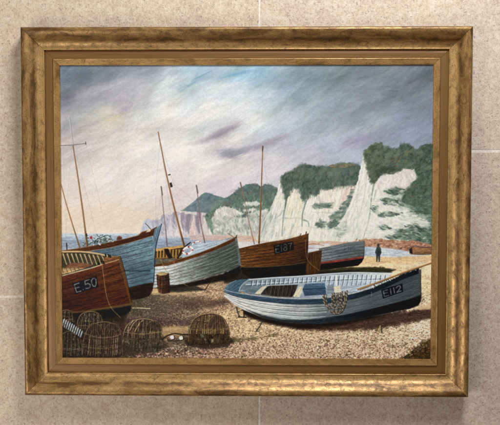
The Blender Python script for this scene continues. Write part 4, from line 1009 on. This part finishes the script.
# outside
hullcol = field([(228, 297, (220, 218, 208)), (245, 303, (214, 212, 202)), (270, 306, (196, 196, 188)), (300, 308, (168, 170, 166)), (325, 308, (136, 142, 142)), (350, 306, (112, 120, 122)), (375, 302, (98, 106, 110)), (400, 296, (90, 96, 98)), (416, 284, (88, 94, 96)), (330, 318, (104, 114, 120)), (280, 317, (160, 166, 166))])
fill(near + [(420.4, 270), (420.6, 284), (420.8, 297)] + keel[::-1], hullcol, soft=0.5, tex=0.08, tang=-4, tsx=18, tsy=1.0)
strakes([(224.4, 293), *[(x, y + 3.4) for x, y in near[1:]]], [(224.8, 296), *keel[1:]], (.22, .44, .66, .86), (86, 92, 94), None, 0.6, 0.65, 1.0)
for _f in (.22, .44, .66):
    _a, _b = resample([(224.4, 293), *[(x, y + 3.4) for x, y in near[1:]]], 26), resample([(224.8, 296), *keel[1:]], 26)
    line((_a + (_b - _a) * _f + (0, 1.1))[:14], 0.8, (236, 232, 220), 0.75, w2=0.3, smooth=False, dry=0.3)
    line((_a + (_b - _a) * _f + (0, 1.0))[12:], 0.5, (134, 140, 142), 0.5, smooth=False, dry=0.5)
strakes([(224.4, 293), *[(x, y + 3.4) for x, y in near[1:]]], [(224.8, 296), *keel[1:]], (.33, .56), (120, 130, 134), None, 0.5, 0.4)
blue = [(x, y + np.interp(x, [224, 240, 290, 340, 380, 419], [2.4, 4.2, 5.0, 5.2, 5.0, 5.0])) for x, y in near]
fill(near + blue[::-1], across([224, 260, 310, 350, 380, 420], [(92, 118, 136), (72, 98, 118), (62, 88, 108), (52, 68, 82), (44, 52, 58), (40, 45, 50)]), soft=0.5, tex=0.15, tang=-3, tsx=14)
line([(x, y - .3) for x, y in near[:10]], 0.8, (150, 170, 182), 0.75, dry=0.25)
line(blue, 0.6, (28, 38, 48), 0.7, dry=0.2)
fill([(420.8, 295), (408, 299.6), (392, 303.8), (370, 309), (345, 314.6), (320, 318.6), (300, 320), (280, 319), (262, 315), (246, 309.6), (262, 317.4), (280, 321.6), (300, 323.8), (320, 323.8), (345, 321), (370, 316.8), (392, 312.2), (410, 308.6), (418, 305.6), (421, 301)],
     across([246, 290, 340, 380, 420], [(70, 74, 74), (66, 74, 80), (50, 56, 62), (32, 36, 40), (26, 28, 32)]), soft=0.7, tex=0.15)
line([(420.8, 269.6), (420.8, 284), (421.2, 298)], 0.9, (52, 58, 62), 0.85)
fill([(381.2, 289.8), (402.4, 283.4), (403.2, 291.8), (383, 298.6)], (32, 36, 44), soft=0.4)
letter('E112', [(383.2, 291), (400.6, 285.4), (401.2, 290.8), (384.4, 296.6)], (176, 182, 190), 0.85, 0.85)
line([(371.4, 292), (371.6, 296)], 0.5, (150, 158, 166), 0.7)
# frayed canvas along the gunwale, oar
for k in range(60):
    x = rng.uniform(372, 417); y = np.interp(x, [372, 388, 404, 418], [287, 280, 272.6, 268])
    line([(x, y - .8), (x + rng.uniform(.5, 2), y + rng.uniform(-1, 1.2))], 0.8, [(216, 214, 204), (150, 150, 144), (60, 66, 70)][rng.integers(3)], 0.8, smooth=False)
line([(358, 289.4), (380, 281.4), (404, 272.4), (436, 261.2)], 1.5, (166, 118, 68), 0.97, w2=1.3)
line([(358, 288.9), (380, 280.9), (404, 271.9), (436, 260.7)], 0.45, (214, 174, 120), 0.75)
line([(360, 290), (404, 273.4), (436, 262.2)], 0.45, (84, 56, 34), 0.7)
# hanging coils of rope
def rope(pts, w=0.95):
    q = resample(pts, 40)
    line(q + (0.4, 0.4), w + 0.3, (52, 50, 46), 0.7, smooth=False)
    line(q, w, (140, 126, 104), 0.92, smooth=False)
    for i in range(1, 39, 2):
        line([q[i] + (-.5, -.5), q[i] + (.5, .5)], 0.5, (196, 178, 146) if i % 4 == 1 else (84, 70, 54), 0.8, smooth=False)
def coil(x0, x1, y0, yb, lean):
    f = np.linspace(0, 1, 9)
    rope(np.stack([x0 + (x1 - x0) * (0.5 - 0.5 * np.cos(f * math.pi)) * 1.0 + lean * np.sin(f * math.pi), y0 + (yb - y0) * np.sin(f * math.pi) ** 0.62 - (f * 2.0)], 1), rng.uniform(0.5, 0.75))
for c_ in ((322.8, 334.5, 294.6, 307.4, 1.0), (324.2, 341, 294.6, 312.6, 2.0), (332.8, 346.4, 293.4, 314.4, -1.2), (333.6, 342, 293.2, 309.4, 0.2), (323.4, 336.5, 294.6, 309.2, 1.6), (331.8, 344.8, 293.6, 312.8, -0.4), (340, 346.6, 292.4, 306.5, -0.6), (326, 345, 294.4, 314.8, 1.2), (338, 347.2, 292.6, 309, -1.0)):
    coil(*c_)
for k in range(26):
    x, y = rng.uniform(324, 346), rng.uniform(296, 311)
    line([(x, y), (x + rng.normal(0, .6), y + rng.uniform(1, 2.6))], 0.35, [(168, 150, 120), (80, 70, 56), (120, 106, 84)][rng.integers(3)], 0.6, smooth=False)
line([(380.2, 326), (379.4, 329), (380, 332.4)], 1.6, (170, 152, 104), 0.95); line([(381.4, 328), (382, 332.6)], 1.2, (84, 84, 70), 0.9)

# ---- lobster pots and gear, bottom left
fill([(60, 318), (84, 318), (124, 320), (126, 356), (60, 360)], (66, 52, 40), soft=2.0, alpha=0.6, wob=1.5, tex=0.2, tsx=4, tsy=2)
fill([(98, 328), (124, 323), (126, 352), (108, 352)], (104, 72, 56), soft=2.0, alpha=0.6, tex=0.2)
def pot(cx, cy, w, h, hoops, tilt=0.0, back=(44, 35, 27), wire=((168, 140, 98), (60, 46, 34), (122, 98, 68)), fillc=0.42):
    """a willow pot: domed cage of bent withies over a flat base, bars between"""
    dome = [(cx - w / 2, cy), (cx - w * .47, cy - h * .45), (cx - w * .36, cy - h * .8), (cx - w * .15, cy - h * .97), (cx + w * .12, cy - h), (cx + w * .34, cy - h * .86), (cx + w * .47, cy - h * .5), (cx + w / 2, cy)]
    fill(dome + [(cx + w * .4, cy + h * .1), (cx, cy + h * .16), (cx - w * .4, cy + h * .1)], back, soft=0.8, alpha=fillc, wob=0.5, tex=0.2)
    dabs(dome, int(w * h * 0.45), 1.0, [(120, 96, 70), (48, 38, 30), (162, 134, 98), (84, 66, 50), (190, 160, 120)], ang=90, spread=30, aspect=2.4, alpha=0.5, jit=6)
    for k in range(hoops):
        f = (k + .5) / hoops * 2 - 1
        x = cx + f * w * .48 + rng.normal(0, w * .012); top = cy - h * math.sqrt(max(0, 1 - (f * .96) ** 2)) * .98
        c = wire[k % len(wire)]
        line([(x - w * .03, cy + h * .08 * (1 - f * f)), (x, (cy + top) / 2), (x + w * .05 * (0.4 - f), top)], 0.5, np.array(c) + rng.normal(0, 14), 0.85, dry=0.2, seed=k)
    for f, c in ((.25, wire[0]), (.5, wire[2]), (.74, wire[1])):
        ww = w * math.sqrt(1 - (f * .95) ** 2) / 2
        line([(cx - ww, cy - h * f + .6), (cx, cy - h * f + h * .07), (cx + ww, cy - h * f)], 0.6, c, 0.75, dry=0.2)
    line(dome, 0.9, wire[0], 0.8, dry=0.25); line([(q[0] + .4, q[1] + .9) for q in dome], 0.6, wire[1], 0.7)
def mouth(cx, cy, rx, ry, n=13):
    a = np.linspace(math.pi, 2 * math.pi, 15)
    fill([(cx + rx * math.cos(t), cy + ry * math.sin(t)) for t in a], (52, 40, 32), soft=0.6, alpha=0.45)
    for k in range(n):
        f = (k + .5) / n * 2 - 1
        line([(cx + f * rx, cy), (cx + f * rx * .75, cy - ry * math.sqrt(1 - f * f) * .97)], 0.45, (150, 122, 88) if k % 2 else (92, 72, 52), 0.75, smooth=False)
    for r in (1.0, .72, .45):
        line([(cx + rx * r * math.cos(t), cy + ry * r * math.sin(t)) for t in a], 0.75 if r == 1 else 0.45, (148, 116, 80) if r != .72 else (84, 64, 48), 0.85, smooth=False)

pot(66, 322, 14, 12, 9, back=(38, 32, 25))
pot(90, 329, 26, 17.5, 19, wire=((176, 150, 106), (70, 56, 42), (132, 110, 78)))
dabs([(82, 314), (98, 312), (100, 318), (86, 322)], 40, 1.5, [(168, 146, 106), (120, 130, 126), (88, 84, 66)], ang=70, alpha=0.6)
pot(70, 354, 24, 23, 17, wire=((158, 130, 96), (64, 50, 40), (112, 90, 68)), back=(34, 28, 23))
pot(102.5, 354, 40, 32, 28, wire=((174, 142, 102), (66, 50, 38), (126, 98, 70)), back=(46, 34, 27))
mouth(94.6, 335, 8.4, 12, 13); mouth(112.4, 334, 8.2, 11, 12)
for x in np.arange(85, 122, 2.2):
    line([(x, 336 + rng.normal(0, .6)), (x + rng.normal(0, .6), 353 + rng.normal(0, 1))], 0.7, [(156, 126, 90), (66, 50, 38), (118, 76, 56), (176, 150, 116)][rng.integers(4)], 0.8, dry=0.2, seed=int(x))
for y in (337, 343, 349):
    line([(83, y), (102, y + 2), (121, y - .6)], 0.7, (70, 54, 40), 0.75)
line([(84, 333), (98, 337.4), (112, 337), (121, 334)], 0.8, (160, 130, 94), 0.8)
# white ribbed fender hose
for k in range(10):
    f = k / 9; x, y = 62.5 + 18 * f, 321.6 + 9.6 * f + 2.2 * f * f
    line([(x + 1.8, y - 2.2), (x - .2, y + 4.4 - 1.0 * f)], 1.4, (164, 172, 172), 0.9, smooth=False)
    line([(x + 2.8, y - 1.6), (x + .9, y + 4.6 - 1.0 * f)], 0.7, (66, 74, 76), 0.85, smooth=False)
    line([(x + 1.4, y - 2.0), (x + .6, y + .6)], 0.5, (208, 212, 208), 0.6, smooth=False)
line([(60, 348.4), (72, 348.6), (84, 350)], 0.6, (150, 140, 126), 0.6, dry=0.3)
# middle pot
fill([(116, 344), (130, 338), (162, 338), (168, 346), (158, 353), (130, 354)], (76, 62, 46), soft=1.4, alpha=0.65, wob=0.8, tex=0.2)
pot(142.5, 345, 40, 26, 30, wire=((190, 158, 114), (64, 50, 38), (134, 106, 76)), back=(60, 47, 36))
fill([(122, 338), (128, 333), (158, 333), (164, 338), (160, 349), (142, 352), (124, 348)], (86, 72, 54), soft=1.0, alpha=0.45, wob=0.8, tex=0.2)
for x in np.arange(126, 163, 2.0):
    line([(x, 331.6), (x, 337.8)], 0.6, (176, 144, 100) if rng.random() < .6 else (70, 54, 40), 0.8, smooth=False)
line([(124, 332), (142, 334), (163, 331.6)], 0.8, (170, 138, 98), 0.85); line([(123, 338), (142, 340.4), (164, 337.6)], 0.8, (120, 94, 66), 0.85)
dabs([(122, 340), (164, 338), (158, 350), (130, 351)], 120, 1.8, [(150, 140, 112), (90, 88, 66), (48, 42, 32), (128, 108, 78), (74, 64, 46)], ang=80, spread=30, aspect=2, alpha=0.65, jit=8)
for q in ([(130, 330), (133, 324), (137, 320)], [(135, 331), (139, 324), (143, 320)], [(128, 331), (129, 326), (133, 321)]):
    line(q, 0.7, (206, 178, 130), 0.85)
mouth(154, 331, 8.4, 10.5, 12)
# floats on a line
line([(163, 338.6), (168, 335.4), (175, 333.6), (184, 334.6), (190, 335)], 1.4, (66, 52, 38), 0.85, dry=0.15); line([(168, 340), (176, 341), (186, 338)], 1.6, (74, 62, 46), 0.7, dry=0.3)
for x, y in ((172, 337.4), (181, 338)):
    fill([(x - 2.2, y), (x - 1.4, y - 1.7), (x + .6, y - 2), (x + 2.2, y - .6), (x + 1.8, y + 1.5), (x - .8, y + 1.9)], (222, 216, 206), soft=0.45, tex=0.1)
    line([(x + 2.4, y - 1.5), (x + 2.2, y + 1.6), (x, y + 2.3)], 0.9, (60, 48, 38), 0.7)
# right-hand pot
fill([(184, 340), (196, 334), (224, 334), (234, 340), (228, 347), (204, 349), (188, 346)], (62, 48, 35), soft=1.2, alpha=0.75, wob=0.6, tex=0.2)
pot(209, 341, 41, 27.5, 32, wire=((176, 136, 88), (62, 44, 30), (122, 88, 56)), back=(74, 52, 33))
mouth(217, 327.5, 9.0, 12.5, 14)
fill([(189, 330), (228, 330), (230, 343), (210, 347), (190, 343)], (74, 52, 34), soft=0.8, alpha=0.35, tex=0.2)
for x in np.arange(190.5, 229, 2.05):
    line([(x, 329.4), (x - .2, 333.6)], 0.85, (196, 160, 106) if rng.random() < .7 else (110, 80, 50), 0.85, smooth=False)
    line([(x, 334), (x + rng.normal(0, .5), 343.5)], 0.6, [(128, 94, 58), (40, 29, 21), (82, 58, 36)][rng.integers(3)], 0.75, smooth=False)
line([(189, 329.4), (209, 330.4), (229, 329)], 0.8, (156, 118, 74), 0.9); line([(188, 334.4), (209, 335.6), (230, 334)], 0.7, (70, 50, 34), 0.85)
line([(188.4, 342), (209, 346.4), (231, 342)], 0.9, (96, 68, 42), 0.85)
dabs([(192, 335), (226, 335), (224, 343), (196, 344)], 60, 1.8, [(140, 132, 104), (30, 24, 19), (88, 80, 58), (116, 84, 52)], ang=70, alpha=0.6)
fill([(200, 335), (203, 333), (204, 337), (201, 338)], (126, 134, 112), soft=0.6, alpha=0.8); fill([(211, 339), (213.6, 338.6), (213.4, 342), (211.4, 342)], (172, 160, 130), soft=0.6, alpha=0.8)

dabs([(62, 316), (100, 312), (122, 324), (160, 320), (164, 350), (120, 357), (62, 357)], 900, 0.9, [(140, 112, 80), (52, 42, 32), (96, 76, 54), (176, 150, 112), (34, 28, 22), (116, 84, 64)], ang=85, spread=50, aspect=3.0, alpha=0.5, jit=10)
dabs([(188, 341), (190, 326), (200, 316), (216, 314), (228, 326), (231, 341), (210, 346)], 420, 0.85, [(136, 104, 66), (50, 38, 26), (92, 68, 44), (170, 136, 90), (34, 26, 19)], ang=85, spread=50, aspect=3.0, alpha=0.5, jit=10)
dabs([(62, 352), (126, 352), (232, 346), (232, 353), (130, 360), (62, 360)], 240, 1.2, [(84, 66, 48), (52, 42, 32), (140, 110, 82)], ang=0, spread=30, alpha=0.5, jit=8)
# scuffs and salt on the planking
for pg, ang, n_, cols_ in ((tb + bb[::-1], -12, 330, [(128, 140, 142), (72, 86, 92), (150, 156, 152)]), (ta + ba[::-1], -14, 300, [(126, 70, 44), (64, 34, 22), (134, 78, 48), (96, 50, 30)]), (td + bd[::-1], -7, 330, [(160, 112, 62), (62, 38, 22), (128, 84, 44), (104, 62, 32)]),
                           (tc_ + bc_[::-1], -17, 330, [(176, 176, 168), (92, 98, 92), (130, 134, 126)]), (te + be[::-1], -8, 160, [(150, 152, 150), (84, 90, 90)]), (near + keel[::-1], -4, 420, [(190, 190, 182), (104, 112, 114), (150, 154, 150), (84, 92, 94)])):
    dabs(pg, n_, 1.1, cols_, ang=ang, spread=5, aspect=6.0, alpha=0.26, jit=8, where=None if n_ != 420 else lambda x, y: x < 325)

# ---- glazes: the beach and the boats are worked deep and dark against the pale sky
edge = np.interp(GX, [60, 150, 235, 308, 322, 436], [227, 227, 235, 237, 243, 243])
wgt = np.clip((GY - edge) / 9, 0, 1)[..., None]
L_ = np.clip(IMG.mean(-1, keepdims=True), 1, 255)
L2 = np.interp(L_, [0, 30, 45, 70, 95, 121, 150, 185, 215, 255], [0, 15, 26, 45, 66, 97, 143, 192, 224, 255])
IMG *= (1 + wgt * (L2 / L_ - 1)).astype(np.float32)

# ---- drag of the brush over the whole surface
IMG *= (1 + 0.035 * fbm(GX, GY, 7, 1.6, -20, 3, 311) + 0.07 * fbm(GX, GY, 1.1, 0.9, 0, 2, 77))[..., None]

# ---- from the colours seen in the photograph to pigment: take the lamps' fall-off over the canvas out again
obs = np.clip(IMG, 0, 255) / 255.0
lin_ = np.where(obs <= 0.04045, obs / 12.92, ((obs + 0.055) / 1.055) ** 2.4)
_u, _v = (GX - 250) / 200, (GY - 212) / 150
for c, k in enumerate(LAMPS_ON_CANVAS):
    lin_[..., c] = np.maximum(lin_[..., c] - SHEEN[c], 0.001) / (k[0] + k[1] * _u + k[2] * _v + k[3] * _u * _u + k[4] * _u * _v + k[5] * _v * _v)
pig = np.clip(lin_, 0.004, 0.9).astype(np.float32)

lum = pig.mean(-1)
hp = np.clip((lum - (np.roll(lum, 2, 0) + np.roll(lum, -2, 0) + np.roll(lum, 2, 1) + np.roll(lum, -2, 1)) / 4) * 2.0, -0.5, 0.5)
relief = 0.00012 * hp + 0.00008 * RELIEF + 0.00004 * fbm(GX, GY, 7, 1.6, -28, 3, 501)

me = bpy.data.meshes.new('canvas')
nv = NX * NY
co = np.empty((nv, 3), np.float32)
co[:, 0] = _gx.ravel(); co[:, 1] = CANVAS_Y - relief.ravel(); co[:, 2] = _gz.ravel()
ii = np.arange(nv, dtype=np.int32).reshape(NY, NX)
quads = np.stack([ii[1:, :-1], ii[1:, 1:], ii[:-1, 1:], ii[:-1, :-1]], -1).reshape(-1, 4)
nq = len(quads)
me.vertices.add(nv); me.vertices.foreach_set('co', co.ravel())
me.loops.add(nq * 4); me.loops.foreach_set('vertex_index', quads.ravel())
me.polygons.add(nq)
me.polygons.foreach_set('loop_start', np.arange(0, nq * 4, 4, dtype=np.int32))
me.polygons.foreach_set('use_smooth', np.ones(nq, bool))
me.update(calc_edges=True)
att = me.color_attributes.new('pigment', 'FLOAT_COLOR', 'POINT')
att.data.foreach_set('color', np.concatenate([pig.reshape(-1, 3), np.ones((nv, 1), np.float32)], 1).ravel())

m, nt, p = material('oil_paint_on_canvas')
at = node(nt, 'ShaderNodeAttribute')
at.attribute_name = 'pigment'
nt.links.new(at.outputs['Color'], p.inputs['Base Color'])
p.inputs['Roughness'].default_value = 0.6
p.inputs['Specular IOR Level'].default_value = 0.14
tc = node(nt, 'ShaderNodeTexCoord')
wx_ = node(nt, 'ShaderNodeTexWave', Scale=170.0, Distortion=1.2, Detail=1.0); wx_.bands_direction = 'X'
wz_ = node(nt, 'ShaderNodeTexWave', Scale=170.0, Distortion=1.2, Detail=1.0); wz_.bands_direction = 'Z'
for w_ in (wx_, wz_):
    nt.links.new(tc.outputs['Object'], w_.inputs['Vector'])
weave = mix(nt, 0.6, wx_.outputs['Color'], wz_.outputs['Color'])
nt.links.new(bump(nt, weave, 0.06, 0.0004), p.inputs['Normal'])
me.materials.append(m)
canvas = bpy.data.objects.new('canvas', me)
C.objects.link(canvas)
canvas.parent = picture
canvas['label'] = 'painted canvas showing beached fishing boats, lobster pots and chalk cliffs'
